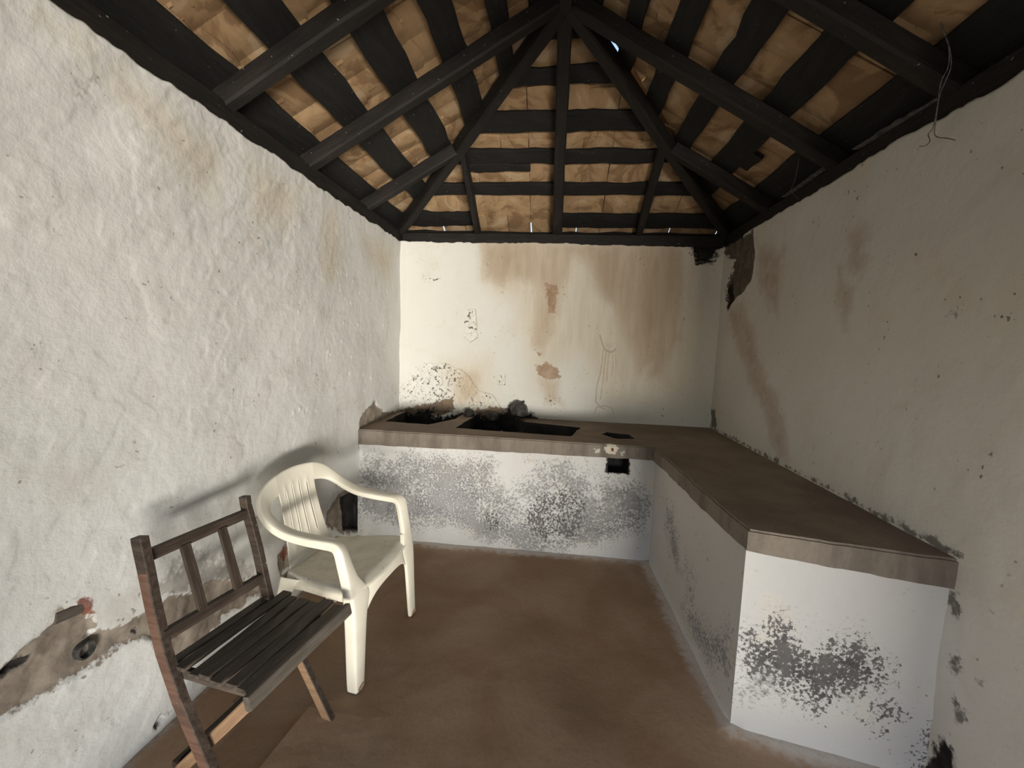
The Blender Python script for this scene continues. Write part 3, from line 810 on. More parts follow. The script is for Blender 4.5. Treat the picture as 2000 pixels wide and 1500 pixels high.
# half-round ridge and hip tiles that close the joints from above
def hip_caps(p0, p1, skip=None):
    p0 = Vector(p0); p1 = Vector(p1); L = (p1 - p0).length; n = int(L / 0.30) + 1
    X = (p1 - p0).normalized(); Y = Vector((0, 0, 1)).cross(X).normalized(); N = X.cross(Y)
    for i in range(n):
        if skip and skip[0] <= i / n < skip[1]: continue
        R3 = Matrix((X, Y, N)).transposed(); M = R3.to_4x4(); M.translation = p0 + X * (i * 0.30) + N * 0.0
        o = bpy.data.objects.new('hip_tile', ME_HIP); COL.objects.link(o); set_world(o, M, roof, RINV)
ME_HIP = tile_mesh('hip_tile', 0.26, 0.24, 0.085, True)
ztile = RZ + RD + BT + 0.115
hip_caps((XL - .3, YB + .3, ztile - SL * .3), (XA, YA, ztile + SL * (XA - XL)))
hip_caps((XR + .3, YB + .3, ztile - SL * .3), (XA, YA, ztile + SL * (XA - XL)), skip=(0.58, 0.90))
hip_caps((XA, YF - .3, ztile + SL * (XA - XL)), (XA, YA - .36, ztile + SL * (XA - XL)))
# ------------------------------------------------------------------ hearth counter
CO = (0.2, 2.6, 0.0)
counter = empty('hearth_counter', CO)
tag(counter, 'L-shaped whitewashed masonry hearth counter with a brown cement top', 'counter')
CINV = Matrix.Translation((-CO[0], -CO[1], -CO[2]))

def slab_mat():
    t = NT('counter_top_cement')
    c = t.mix(t.ramp(t.noise(4, 5, 0.6, dist=0.5), 0.35, 0.65), (0.215, 0.162, 0.118), (0.28, 0.22, 0.165))
    c = t.mix(t.math('MULTIPLY', t.ramp(t.noise(1.6, 3, 0.5), 0.48, 0.66), 0.65), c, (0.145, 0.108, 0.08))
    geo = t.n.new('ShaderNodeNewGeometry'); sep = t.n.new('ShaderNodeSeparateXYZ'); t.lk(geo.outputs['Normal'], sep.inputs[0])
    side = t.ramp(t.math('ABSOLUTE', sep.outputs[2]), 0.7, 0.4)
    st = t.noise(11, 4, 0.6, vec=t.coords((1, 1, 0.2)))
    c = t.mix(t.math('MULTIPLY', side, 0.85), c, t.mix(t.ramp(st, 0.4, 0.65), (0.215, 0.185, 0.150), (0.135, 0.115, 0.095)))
    def spot(px, r, col, amp):
        nonlocal c
        p = on(px, 1, 2.835) - np.array(CO)
        d = t.n.new('ShaderNodeVectorMath'); d.operation = 'DISTANCE'; t.lk(t.co.outputs['Object'], d.inputs[0]); d.inputs[1].default_value = p
        v = t.math('MULTIPLY_ADD', t.math('SUBTRACT', t.noise(45, 4, 0.6), 0.5), amp, d.outputs['Value'])
        c = t.mix(t.ramp(v, r + 0.003, r - 0.003), c, col)
    spot((1194, 876), 0.040, (0.62, 0.57, 0.46), 0.09)
    spot((1166, 880), 0.016, (0.50, 0.48, 0.43), 0.07)
    spot((1215, 885), 0.020, (0.45, 0.43, 0.39), 0.08)
    spot((1196, 878), 0.012, (0.19, 0.055, 0.03), 0.02)
    fn = t.noise(60, 5, 0.65)
    c = t.mix(t.math('MULTIPLY', t.ramp(fn, 0.45, 0.75), 0.25), c, (0.08, 0.06, 0.045))
    h = t.math('MULTIPLY_ADD', fn, 0.4, t.noise(14, 5, 0.6))
    return t.done(c, 0.8, t.bump(h, 0.4, 0.006), 0.3)
M_TOP = slab_mat()

def jitter_line(pts, step=0.03, amp=0.004, seed=0):
    out = []
    for a, b in zip(pts[:-1], pts[1:]):
        a = np.array(a, float); b = np.array(b, float); L = np.linalg.norm(b - a); n = max(1, int(L / step))
        nrm = np.array([-(b - a)[1], (b - a)[0]]) / L
        for i in range(n):
            t = i / n; p = a + (b - a) * t
            k = amp * (2 * vnoise(np.array(p[0] * 9 + seed), np.array(p[1] * 9), 5) + vnoise(np.array(p[0] * 31), np.array(p[1] * 31 + seed), 6))
            out.append(p + nrm * float(k) * (0 if i == 0 else 1))
    out.append(np.array(pts[-1], float))
    return out
SLAB = [(XL - 0.02, 2.858)] + [tuple(on(p, 2, HC)[:2]) for p in ((1000, 856), (1277, 874), (1368, 955), (1462, 1034), (1600, 1055), (1742, 1076), (1872, 1094))]
front = jitter_line(SLAB, 0.025, 0.006, 1)
outline = front + [np.array((XR + 0.02, SLAB[-1][1])), np.array((XR + 0.02, YB + 0.02)), np.array((XL - 0.02, YB + 0.02))]

def poly_solid(pts, zb, ztop, bevel=0.0):
    bm = bmesh.new()
    top = [bm.verts.new((p[0], p[1], ztop(p) if callable(ztop) else ztop)) for p in pts]
    bot = [bm.verts.new((p[0], p[1], zb(p) if callable(zb) else zb)) for p in pts]
    n = len(pts)
    bm.faces.new(top); bm.faces.new(bot[::-1])
    for i in range(n):
        bm.faces.new((top[i], bot[i], bot[(i + 1) % n], top[(i + 1) % n]))
    bmesh.ops.recalc_face_normals(bm, faces=bm.faces)
    if bevel:
        ed = [e for e in bm.edges if e.verts[0] in top and e.verts[1] in top]
        bmesh.ops.bevel(bm, geom=ed, offset=bevel, segments=2, affect='EDGES', clamp_overlap=True)
    return bm
def slab_bottom(p):
    return float(np.interp(p[1], [1.4, 2.7, 2.85], [0.722 - 0.02 * max(0, p[0] - .74) / .6, 0.722, np.interp(p[0], [XL, 0.68], [0.695, 0.716])])) + 0.004 * float(vnoise(np.array(p[0] * 20), np.array(p[1] * 20), 3))
bm = poly_solid(outline, slab_bottom, HC, 0.008)
me = bpy.data.meshes.new('counter_top'); bm.to_mesh(me); bm.free(); me.materials.append(M_TOP)
slab = bpy.data.objects.new('counter_top', me); COL.objects.link(slab)

HOLES = [
    [(-1.300, 3.195), (-0.945, 3.165), (-0.800, 3.46), (-0.79, 3.75), (-1.31, 3.75)],
    [(-0.715, 3.092), (-0.30, 3.055), (0.145, 3.030), (0.19, 3.20), (0.235, 3.375), (0.02, 3.43), (-0.22, 3.50), (-0.36, 3.74), (-0.66, 3.74)],
    [(0.375, 3.165), (0.470, 3.035), (0.600, 3.060), (0.585, 3.205), (0.420, 3.255)]]
cutters = []
for k, h in enumerate(HOLES):
    hp = jitter_line(h + [h[0]], 0.03, 0.007, 40 + k)[:-1]
    b = poly_solid(hp, 0.5 if k < 2 else HC - 0.055, HC + 0.1)
    m = bpy.data.meshes.new('cut'); b.to_mesh(m); b.free(); m.materials.append(M_SOOT)
    c = bpy.data.objects.new('cut', m); COL.objects.link(c); cutters.append(c)
    md = slab.modifiers.new('b', 'BOOLEAN'); md.operation = 'DIFFERENCE'; md.object = c; md.solver = 'EXACT'
    try: md.material_mode = 'TRANSFER'
    except Exception: pass
dg = bpy.context.evaluated_depsgraph_get(); dg.update()
me2 = bpy.data.meshes.new_from_object(slab.evaluated_get(dg), depsgraph=dg)
slab.modifiers.clear(); slab.data = me2; me2.name = 'counter_top'
if len(me2.materials) < 1: me2.materials.append(M_TOP)
for c in cutters: bpy.data.objects.remove(c)
me2.transform(CINV); slab.parent = counter
slab['label'] = 'brown cement slab with sooty fire openings'

# fire pits below the openings
def pit(pts, z0, z1):
    bm = bmesh.new()
    top = [bm.verts.new((p[0], p[1], z1)) for p in pts]; bot = [bm.verts.new((p[0], p[1], z0)) for p in pts]
    n = len(pts); bm.faces.new(bot)
    for i in range(n): bm.faces.new((top[i], top[(i + 1) % n], bot[(i + 1) % n], bot[i]))
    bm.transform(CINV)
    return bm_obj('fire_pit', bm, M_SOOT, counter)
for h in HOLES[:2]:
    c = np.mean(np.array(h), 0)
    p = pit([tuple(c + (np.array(x) - c) * 1.05) for x in h], 0.56, HC - 0.055)
    p['label'] = 'sooty black fire pit sunk in the counter'

# whitewashed masonry body
def on_plane(xy, p0, n):
    d = CF + CR * (xy[0] - 1000) / F_PX - CU * (xy[1] - 750) / F_PX
    o = np.array([0, 0, CAM_H]); t = ((np.array(p0) - o) @ np.array(n)) / (d @ np.array(n)); return o + t * d
BP = [np.array(p) for p in ((XL - 0.01, 2.874), (0.703, 2.856), (0.744, 1.602), (XR + 0.01, 1.474))]
greyP = {0: [[(700, 872), (780, 884), (880, 892), (950, 900), (985, 965), (1050, 918), (1110, 908), (1160, 930), (1190, 945), (1240, 940), (1272, 980), (1262, 1045), (1180, 1055), (1100, 1085), (1000, 1065), (900, 1035), (850, 1020), (800, 1030), (700, 1000)]],
         1: [[(1330, 1180), (1350, 1185), (1385, 1230), (1432, 1225), (1430, 1330), (1385, 1300), (1350, 1240)], [(1296, 975), (1318, 1000), (1335, 1120), (1318, 1110), (1300, 1030)], [(1340, 1090), (1352, 1110), (1360, 1190), (1345, 1180)]],
         2: [[(1440, 1225), (1500, 1240), (1512, 1195), (1540, 1215), (1560, 1255), (1600, 1268), (1660, 1240), (1700, 1265), (1735, 1310), (1720, 1345), (1640, 1372), (1580, 1370), (1540, 1345), (1490, 1370), (1440, 1360)]]}
darkP = {0: [[(1020, 985), (1060, 960), (1110, 940), (1150, 985), (1130, 1050), (1060, 1060), (1020, 1030)], [(940, 1000), (975, 985), (985, 1030), (950, 1045)]],
         1: [], 2: [[(1455, 1255), (1500, 1250), (1512, 1215), (1540, 1230), (1560, 1262), (1610, 1275), (1670, 1252), (1712, 1290), (1728, 1318), (1690, 1345), (1630, 1350), (1600, 1385), (1570, 1355), (1510, 1320), (1460, 1320)], [(1700, 1400), (1740, 1380), (1760, 1400), (1730, 1420)], [(1820, 1430), (1845, 1425), (1870, 1500), (1800, 1500)]]}
NICHE = (0.391, 0.527, 0.604, 0.72)
Vs, Qs, A = [], [], dict(grey=[], dark=[], soot_dark=[]); nb = 0
for i in range(3):
    a, b = BP[i], BP[i + 1]; L = np.linalg.norm(b - a); e = (b - a) / L; nrm = np.array([e[1], -e[0]])   # towards the room
    us = np.linspace(0, L, int(L / 0.0075) + 1); vs = np.arange(0.0, 0.742, 0.0075)
    U, V = np.meshgrid(us, vs)
    W, Z = warp(U, V, 0.02, 9, 600 + i)
    p0 = np.array([a[0], a[1], 0]); n3 = np.array([nrm[0], nrm[1], 0])
    def flat(L_):
        s = np.full(U.shape, -0.2)
        for P in L_:
            pts = []
            for xy in P:
                q = on_plane(xy, p0, n3) - p0; pts.append((q[0] * e[0] + q[1] * e[1], q[2]))
            s = np.maximum(s, poly_sdf(W, Z, pts))
        return s
    g = np.minimum(flat(greyP[i]), 0.075) - (0.03 if i == 0 else 0.05) + (0.10 * fbm(U * 4, V * 4, 3, 620) if i == 0 else 0.02 * fbm(U * 5, V * 3, 2, 620)); d = np.minimum(flat(darkP[i]), 0.05) - (0.055 if i == 0 else 0.012)
    H = 0.008 * fbm(U * 2, V * 2, 3, 640 + i) + 0.0025 * fbm(U * 12, V * 12, 4, 650)
    H += 0.012 * np.exp(-(V / 0.03) ** 2)
    # rounded arrises so neighbouring faces meet
    keep = None
    soot_dark = np.full(U.shape, -0.2)
    if i == 0:
        X = a[0] + e[0] * U
        Uc = (U[:-1, :-1] + U[1:, 1:]) / 2; Vc = (V[:-1, :-1] + V[1:, 1:]) / 2; Xc = a[0] + e[0] * Uc
        keep = ~((Xc > NICHE[0]) & (Xc < NICHE[1]) & (Vc > NICHE[2]))
        sN = poly_sdf(U + 0.01 * fbm(U * 30, V * 30, 2, 3), V, [(NICHE[0] - a[0] - .012, NICHE[2] - .006), (NICHE[1] - a[0] + .003, NICHE[2] - .003), (NICHE[1] - a[0] + .003, NICHE[3]), (NICHE[0] - a[0] - .004, NICHE[3])])
        soot_dark = np.maximum(soot_dark, sN)
    edge = np.minimum(U, L - U)
    H = H * sstep(0, 0.05, edge)
    P = np.stack([a[0] + e[0] * U + nrm[0] * H, a[1] + e[1] * U + nrm[1] * H, V], -1).reshape(-1, 3)
    Vs.append(P); Qs.append(grid_faces(len(us), len(vs), keep, nb)); nb += len(P)
    A['grey'].append(g.ravel()); A['dark'].append(d.ravel()); A['soot_dark'].append(soot_dark.ravel())
BV = np.concatenate(Vs) - np.array(CO)
base = np_mesh('counter_base', BV, np.concatenate(Qs), M_BASE, {k: np.concatenate(v) for k, v in A.items()}, counter)
base['label'] = 'whitewashed masonry body with flaking grey patches'
# the small square flue opening
bm = bmesh.new()
x0, x1, z0, z1 = NICHE; yf, yb = 2.885, 3.02
q = [bm.verts.new(v) for v in ((x0 - .004, yf - .022, z0 - .002), (x1 + .004, yf - .022, z0 - .002), (x1 + .004, yf - .022, z1), (x0 - .004, yf - .022, z1), (x0, yb, z0), (x1, yb, z0), (x1, yb, z1), (x0, yb, z1))]
for f in ((0, 1, 5, 4), (1, 2, 6, 5), (2, 3, 7, 6), (3, 0, 4, 7), (4, 5, 6, 7)): bm.faces.new([q[i] for i in f])
bm.transform(CINV)
fl = bm_obj('flue_opening', bm, M_SOOT, counter); fl['label'] = 'small square black flue opening under the slab'

# ------------------------------------------------------------------ loose stones by the fire
def stone(name, px, size, label, seed, mat=M_STONE, plane=None, lift=0.0):
    p = on(px, 2, HC) if plane is None else on(px, 1, plane)
    bm = bmesh.new(); bmesh.ops.create_icosphere(bm, subdivisions=3, radius=1.0)
    rs = np.random.RandomState(seed); ns = rs.randn(9, 3); ns /= np.linalg.norm(ns, axis=1)[:, None]; ds = 0.62 + 0.25 * rs.rand(9)
    for v in bm.verts:
        co = np.array(v.co)
        for nn, dd in zip(ns, ds):
            k = co @ nn
            if k > dd: co = co - nn * (k - dd) * 0.9
        co = co * (1 + 0.05 * rs.randn())
        v.co = Vector((co[0] * size[0], co[1] * size[1], (co[2] + 0.95) * size[2]))
    o = bm_obj(name, bm, mat, None, smooth=False, loc=(p[0], p[1], (HC if plane is None else p[2]) + lift))
    tag(o, label, 'stone'); return o
stone('sooty_stone', (1012, 818), (0.085, 0.07, 0.075), 'largest sooty broken stone against the back wall behind the fire opening', 3, plane=3.61)
stone('sooty_stone', (962, 822), (0.06, 0.05, 0.045), 'smaller brown-black stone on the hearth left of the largest one', 5, plane=3.62)
stone('sooty_stone', (915, 820), (0.055, 0.05, 0.04), 'low dark stone lying by the cement divider between the fire openings', 8, plane=3.62, lift=0.02)
# ------------------------------------------------------------------ white plastic armchair
WO = np.array((-0.737, 1.825, 0.0)); wa = np.array((0.995, -0.10, 0)); wb_ = np.array((0.10, 0.995, 0))
pchair = empty('plastic_armchair', tuple(WO)); pchair.rotation_euler.z = math.atan2(-0.10, 0.995)
tag(pchair, 'cream-white moulded plastic armchair with slotted back against the left wall', 'chair')
# local axes: x forward, y towards the far side, z up; origin midway between the front feet

def loft(name, rows, parent, mat=M_PLASTIC, thick=0.0045, sub=1, grub=0.0, closed=False, keep=None, off=0.0):
    """rows: list of equally long point lists -> smooth thick shell"""
    n = len(rows[0]); v = [(p[0] * 0.845 if p[0] < 0 else p[0], p[1], p[2]) for r in rows for p in r]     # a shallow chair
    f = []
    for i in range(len(rows) - 1):
        for k in range(n - 1):
            if keep is not None and not keep(i, k): continue
            a = i * n + k; f.append((a, a + 1, a + n + 1, a + n))
    o = mesh_obj(name, v, f, mat, parent, smooth=True)
    bm = bmesh.new(); bm.from_mesh(o.data)
    loose = [x for x in bm.verts if not x.link_faces]
    if loose: bmesh.ops.delete(bm, geom=loose, context='VERTS')
    bmesh.ops.recalc_face_normals(bm, faces=bm.faces); bm.to_mesh(o.data); bm.free()
    at = o.data.attributes.new('grub', 'FLOAT', 'POINT'); at.data.foreach_set('value', [grub] * len(o.data.vertices))
    s = o.modifiers.new('s', 'SOLIDIFY'); s.thickness = thick; s.offset = off; s.use_even_offset = False; s.edge_crease_rim = 1.0
    if sub:
        m = o.modifiers.new('d', 'SUBSURF'); m.levels = sub; m.render_levels = sub
    return o

def cr(pts, n):
    """Catmull-Rom through control points"""
    P = [np.array(p, float) for p in pts]; P = [2 * P[0] - P[1]] + P + [2 * P[-1] - P[-2]]
    out = []; m = len(P) - 3
    for i in range(n):
        t = i / (n - 1) * m; k = min(int(t), m - 1); t -= k
        a, b, c, d = P[k:k + 4]
        out.append(0.5 * ((2 * b) + (-a + c) * t + (2 * a - 5 * b + 4 * c - d) * t * t + (-a + 3 * b - 3 * c + d) * t ** 3))
    return out

# seat pan, its sides turned down as skirts
rows = []
na, nbb = 46, 44
for i in range(na):
    t = i / (na - 1); x = -0.445 + t * 0.455
    hw = float(np.interp(t, [0, 0.25, 0.6, 0.80, 0.92, 1], [0.165, 0.195, 0.226, 0.234, 0.230, 0.212]))
    row = []
    for k in range(nbb):
        s = k / (nbb - 1) * 2 - 1
        z = 0.405 + 0.024 * t - 0.016 * math.sin(math.pi * min(1, t * 1.05)) * (1 - s * s) + 0.006 * abs(s) ** 6
        z -= 0.030 * max(0, (t - 0.86) / 0.14) ** 2 * (1 - 0.2 * abs(s))
        rr = math.hypot((x + 0.20) / 0.165, s * hw / 0.175)
        z += 0.0022 * math.exp(-((rr - 1) / 0.035) ** 2)
        row.append((x + 0.014 * (1 - s * s) * max(0, (t - .5) * 2), s * hw, z))
    zbot = float(np.interp(t, [0, .12, .3, .7, .88, 1], [0.325, 0.358, 0.372, 0.380, 0.372, 0.350]))
    zt_ = row[0][2]
    def side(sg):
        return [(x, sg * (hw + o), zt_ * (1 - f) + zbot * f - d) for o, f, d in ((0.007, 0, 0.004), (0.010, 0, 0.014), (0.017, 0.5, 0), (0.026, 1, 0))]
    rows.append(side(-1)[::-1] + row + side(1))
seat = loft('seat', rows, pchair, grub=1.0, thick=0.005, sub=0)
seat['label'] = 'dirty seat pan with a moulded ring'
# front and side skirts under the seat
def skirt(top, bot, n=16, bulge=0.0):
    A_ = cr(top, n); B_ = cr(bot, n)
    return [[tuple(A_[i] * (1 - t) + B_[i] * t) for t in (0, .35, .7, 1)] for i in range(n)]
loft('skirt', skirt([(-0.012, -0.215, 0.420), (0.016, -0.12, 0.408), (0.024, 0, 0.402), (0.016, 0.12, 0.408), (-0.012, 0.215, 0.420)],
                    [(0.012, -0.215, 0.270), (0.022, -0.13, 0.345), (0.026, 0, 0.362), (0.022, 0.13, 0.345), (0.012, 0.215, 0.270)]), pchair)
loft('skirt', skirt([(-0.45, -.17, 0.402), (-0.455, -.13, .402), (-0.462, 0, 0.402), (-0.455, .13, .402), (-0.45, .17, 0.402)], [(-0.47, -.19, 0.285), (-0.475, -.14, 0.312), (-0.48, 0, 0.322), (-0.475, .14, 0.312), (-0.47, .19, 0.285)], 14), pchair)

# arms and front legs share one moulded channel: it leaves the top of the back, runs forward as the arm and turns down into the leg
def back_pt(s, c):
    """s in [-1,1] across, c = height"""
    hw = np.interp(c, [0.385, 0.43, 0.50, 0.60, 0.68, 0.72, 0.815], [0.168, 0.152, 0.136, 0.124, 0.120, 0.122, 0.128])
    x = np.interp(c, [0.385, 0.42, 0.47, 0.60, 0.72, 0.815], [-0.425, -0.452, -0.472, -0.508, -0.540, -0.556])
    x += -0.016 * (1 - s * s) * np.interp(c, [0.40, 0.5, 0.8], [0.2, 1, 1])
    zz = c + 0.010 * (1 - s * s) * np.interp(c, [0.7, 0.815], [0, 1])
    return (float(x), float(s * hw), float(zz))
def channel(p, q, n, lo, li, cam=.003):
    d = (q - p) / np.linalg.norm(q - p)
    return [tuple(map(float, v)) for v in (p - n * lo, p - n * lo * .5, p - n * .003, p + d * .003, p * .67 + q * .33 + n * cam, p * .33 + q * .67 + n * cam, q - d * .003, q - n * .003, q - n * max(li * .5, .008), q - n * max(li, .010))]
FRONT = [  # z, outer corner x/y, inner corner x/y, outer lip, inner lip
    (.462, -.004, .2846, -.009, .208, .043, .026), (.430, .002, .284, .002, .190, .046, .026), (.400, .008, .283, .010, .166, .050, .016), (.372, .012, .282, .014, .156, .052, .012), (.335, .015, .282, .017, .178, .052, .012),
    (.290, .017, .282, .019, .191, .052, .013), (.230, .019, .282, .021, .199, .051, .014), (.150, .022, .283, .023, .208, .050, .014), (.070, .025, .284, .025, .217, .049, .014), (0.0, .028, .285, .028, .225, .047, .014)]
for sgn in (-1, 1):
    P0, Q0 = back_pt(1, .815), back_pt(1, .730)
    P00, Q00 = back_pt(.86, .815), back_pt(.86, .730)
    Pt = [P00, P0, (-0.553, .172, .802), (-0.540, .226, .772), (-0.500, .266, .724), (-0.435, .286, .680), (-0.345, .294, .652), (-0.23, .296, .640), (-0.145, .295, .638), (-0.078, .293, .634), (-0.044, .291, .610), (-0.028, .288, .555), (-0.010, .285, .48), (0.002, .284, .430)]
    Qt = [Q00, Q0, (-0.535, .156, .726), (-0.518, .198, .714), (-0.480, .226, .692), (-0.420, .235, .666), (-0.340, .237, .644), (-0.23, .238, .635), (-0.155, .238, .632), (-0.094, .237, .627), (-0.062, .232, .600), (-0.040, .226, .547), (-0.014, .214, .475), (0.002, .190, .430)]
    A_ = cr([(x, sgn * y, z) for x, y, z in Pt], 40); B_ = cr([(x, sgn * y, z) for x, y, z in Qt], 40)
    rows = []
    for i in range(40):
        t = i / 39; p, q = A_[i], B_[i]
        tang = (A_[min(39, i + 1)] - A_[max(0, i - 1)]) + (B_[min(39, i + 1)] - B_[max(0, i - 1)])
        nn = -np.cross(tang, q - p) * sgn; nn = nn / (np.linalg.norm(nn) + 1e-9)
        if i == 39: nn = np.array((1.0, 0, 0))
        lo = float(np.interp(t, [0, .12, .3, .55, .70, .85, 1], [.014, .018, .026, .030, .034, .040, .046]))
        li = float(np.interp(t, [0, .15, .35, .6, .8, 1], [.010, .014, .022, .026, .027, .026]))
        rows.append(channel(p, q, nn, lo, li, float(np.interp(t, [.1, .2], [0, .003]))))
    loft('armrest', rows, pchair, thick=0.004)
    lrows = []
    for z, ox, oy, ix, iy, lo, li in FRONT:
        lrows.append(channel(np.array((ox, sgn * oy, z)), np.array((ix, sgn * iy, z)), np.array((1.0, 0, 0)), lo, li))
    lo_ = loft('leg', lrows, pchair, thick=0.004)
    v = []
    for j in range(14):                        # scuffed, brown foot end
        a = j / 14 * 2 * math.pi
        v.append((0.0335, sgn * 0.256 + math.cos(a) * 0.021, 0.0165 + 0.0115 * math.sin(a) * (1 - 0.15 * math.cos(a) * sgn)))
    f = [tuple(range(14))]; v += [(p[0] - 0.006, p[1], p[2]) for p in v[:14]]
    f += [(j, j + 14, (j + 1) % 14 + 14, (j + 1) % 14) for j in range(14)]
    sc_ = mesh_obj('scuffed_foot', v, f, M_DIRT, lo_); sc_['label'] = 'scuffed brown end of the leg'
    # rear leg: an angle section raked backwards
    rrows = []
    for i in range(12):
        t = i / 11; z = 0.405 * (1 - t)
        bo = sgn * float(np.interp(t, [0, 1], [0.205, 0.240])); w = float(np.interp(t, [0, .2, 1], [0.080, 0.060, 0.044])); d = float(np.interp(t, [0, .12, .3, .5, 1], [0.130, 0.090, 0.068, 0.058, 0.046])); x0 = float(np.interp(t, [0, 1], [-0.458, -0.535]))
        rrows.append(channel(np.array((x0, bo, z)), np.array((x0, bo - sgn * w, z)), np.array((-1.0, 0, 0)), d, .012))
    loft('leg', rrows, pchair, thick=0.004)

# slotted back panel
cols = [-1, -.92]
slits = [-0.60, -0.20, 0.20, 0.60]; hwid = 0.022
for sl in slits: cols += [sl - 0.11, sl - hwid - 0.03, sl - hwid, sl + hwid, sl + hwid + 0.03, sl + 0.11]
cols += [.92, 1]; cols = sorted(cols)
rowsz = [0.385, 0.40, 0.42, 0.445, 0.47, 0.485, 0.50, 0.53, 0.56, 0.59, 0.62, 0.65, 0.68, 0.70, 0.715, 0.73, 0.745, 0.765, 0.78, 0.80, 0.815]
rows = []
for c in rowsz:
    row = []
    for s in cols:
        p = list(back_pt(s, c))
        near = min(abs(s - sl) for sl in slits)
        if near < 0.06 and 0.46 < c < 0.75: p[0] += 0.0035      # raised beads along the slots
        row.append(tuple(p))
    rows.append(row)
rows.append([(p[0] - 0.007, p[1], p[2] + 0.001) for p in rows[-1]]); rows.append([(p[0] - 0.008, p[1], p[2] - 0.010) for p in rows[-1]])
rowsz += [0.82, 0.825]
def keep(i, k):
    sm = (cols[k] + cols[k + 1]) / 2; cm = (rowsz[i] + rowsz[i + 1]) / 2
    for j, sl in enumerate(slits):
        if abs(sm - sl) < hwid and 0.50 < cm < (0.745 if j in (1, 2) else 0.73): return False
    return True
back = loft('backrest', rows, pchair, keep=keep, thick=0.004); back['label'] = 'slotted back panel'

# ------------------------------------------------------------------ dark wooden folding chair
P1 = Vector((-1.20, 1.104, 0)); vdir = Vector((0.15388, 0.98809, 0)); udir = Vector((0.98809, -0.15388, 0))
fch = empty('folding_chair', tuple(P1 + vdir * 0.2 + udir * 0.2))
fch.rotation_euler.z = math.atan2(udir.y, udir.x)
tag(fch, 'dark weathered wooden folding chair with slatted seat beside the plastic armchair', 'chair')
FINV = (Matrix.Translation(fch.location) @ Matrix.Rotation(fch.rotation_euler.z, 4, 'Z')).inverted()
def W(u, v, z): return P1 + udir * u + vdir * v + Vector((0, 0, z))
def plank(name, p0, p1, w, d, mat, up, seed, wob=0.0015, seg=8):
    return timber(name, p0, p1, w, d, mat, fch, FINV, up=up, seed=seed, wob=wob, seg=seg)
def bent(name, pts, w, d, mats, seed, v_out):
    """a bent stile: rectangular section swept along pts (u,v,z); w along the chair's side, d across; two wood faces"""
    n = len(pts); prof = []
    verts, faces, fm = [], [], []
    C = [np.array(W(*p)) for p in pts]
    vd = np.array(vdir)
    for i in range(n):
        a = C[max(0, i - 1)]; b = C[min(n - 1, i + 1)]; t_ = (b - a) / np.linalg.norm(b - a)
        s_ = np.cross(vd, t_); s_ /= np.linalg.norm(s_)
        ww = w * (1 + 0.10 * float(vnoise(np.array(i * 1.7 + seed), np.array(3.3), 2)))
        for (x, y) in ((-.5, -.42), (-.42, -.5), (.42, -.5), (.5, -.42), (.5, .42), (.42, .5), (-.42, .5), (-.5, .42)):
            verts.append(tuple(C[i] + s_ * ww * x + vd * d * y))
    for i in range(n - 1):
        for k in range(8):
            a = i * 8 + k; b = i * 8 + (k + 1) % 8
            faces.append((a, b, b + 8, a + 8)); fm.append(1 if (k == 1 and i >= (2 if seed == 1 else 4)) else 0)
    faces.append(tuple(range(7, -1, -1))); fm.append(0); faces.append(tuple((n - 1) * 8 + k for k in range(8))); fm.append(0)
    o = mesh_obj(name, verts, faces, None, mats=mats, fmat=fm)
    bm = bmesh.new(); bm.from_mesh(o.data); bmesh.ops.recalc_face_normals(bm, faces=bm.faces); bm.transform(FINV); bm.to_mesh(o.data); bm.free()
    o.parent = fch
    return o
nearp = [(-0.004, 0, .836), (-0.001, 0, .816), (.018, 0, .73), (.036, 0, .639), (.072, 0, .490), (.128, 0, .349), (.224, 0, .167), (.312, 0, 0.0)]
farp = [(-0.009, .370, .832), (-0.005, .370, .801), (.02, .370, .72), (.045, .370, .635), (.089, .370, .446), (.160, .370, .330), (.247, .370, .205), (.366, .370, 0.0)]
bent('stile', nearp, 0.043, 0.027, [M_CHAIRW, M_CHAIRRED], 1, -1)['label'] = 'dark stile with worn red-brown side'
bent('stile', farp, 0.036, 0.024, [M_CHAIRW, M_CHAIRTAN], 2, -1)
# back rails and slats
plank('back_rail', W(.006, -.004, .756), W(.003, .374, .750), 0.020, 0.036, M_CHAIRW, (0, 0, 1), 301)
plank('back_rail', W(.072, -.004, .520), W(.070, .374, .506), 0.022, 0.036, M_CHAIRW, (0, 0, 1), 302)
for k, v in enumerate((0.118, 0.250)):
    plank('back_slat', W(.072, v + .004, .545), W(.010, v, .760), 0.033, 0.010, M_CHAIRW, udir, 310 + k)
# seat: side bearers, slats and the front rail
SZ = 0.434
plank('seat_bearer', W(.062, .024, SZ - .034), W(.405, .024, SZ - .036), 0.020, 0.030, M_SLAT, (0, 0, 1), 320)
plank('seat_bearer', W(.062, .350, SZ - .034), W(.405, .350, SZ - .036), 0.020, 0.030, M_SLAT, (0, 0, 1), 321)
slats = [(.078, .012, .382, .034, 0), (.126, .004, .425, .036, .004), (.176, .000, .408, .038, -.002), (.224, .002, .404, .042, .003), (.272, -.004, .400, .043, 0), (.322, -.002, .428, .045, .004), (.371, -.004, .412, .043, .001)]
for k, (u, v0, v1, w, dz) in enumerate(slats):
    du = 0.006 * math.sin(k * 2.1 + .6)
    plank('seat_slat', W(u - du, v0, SZ - .004 + dz), W(u + du, v1, SZ - .004 + dz * .4), w, 0.013, M_SLAT, (0, 0, 1), 330 + k, wob=0.003)
fr = plank('front_rail', W(.408, -.024, SZ - .030), W(.408, .428, SZ - .030), 0.022, 0.042, M_GREYWOOD, (-0.25, 0, 1), 345, wob=0.002)
fr['label'] = 'weathered grey-brown front rail of the seat'
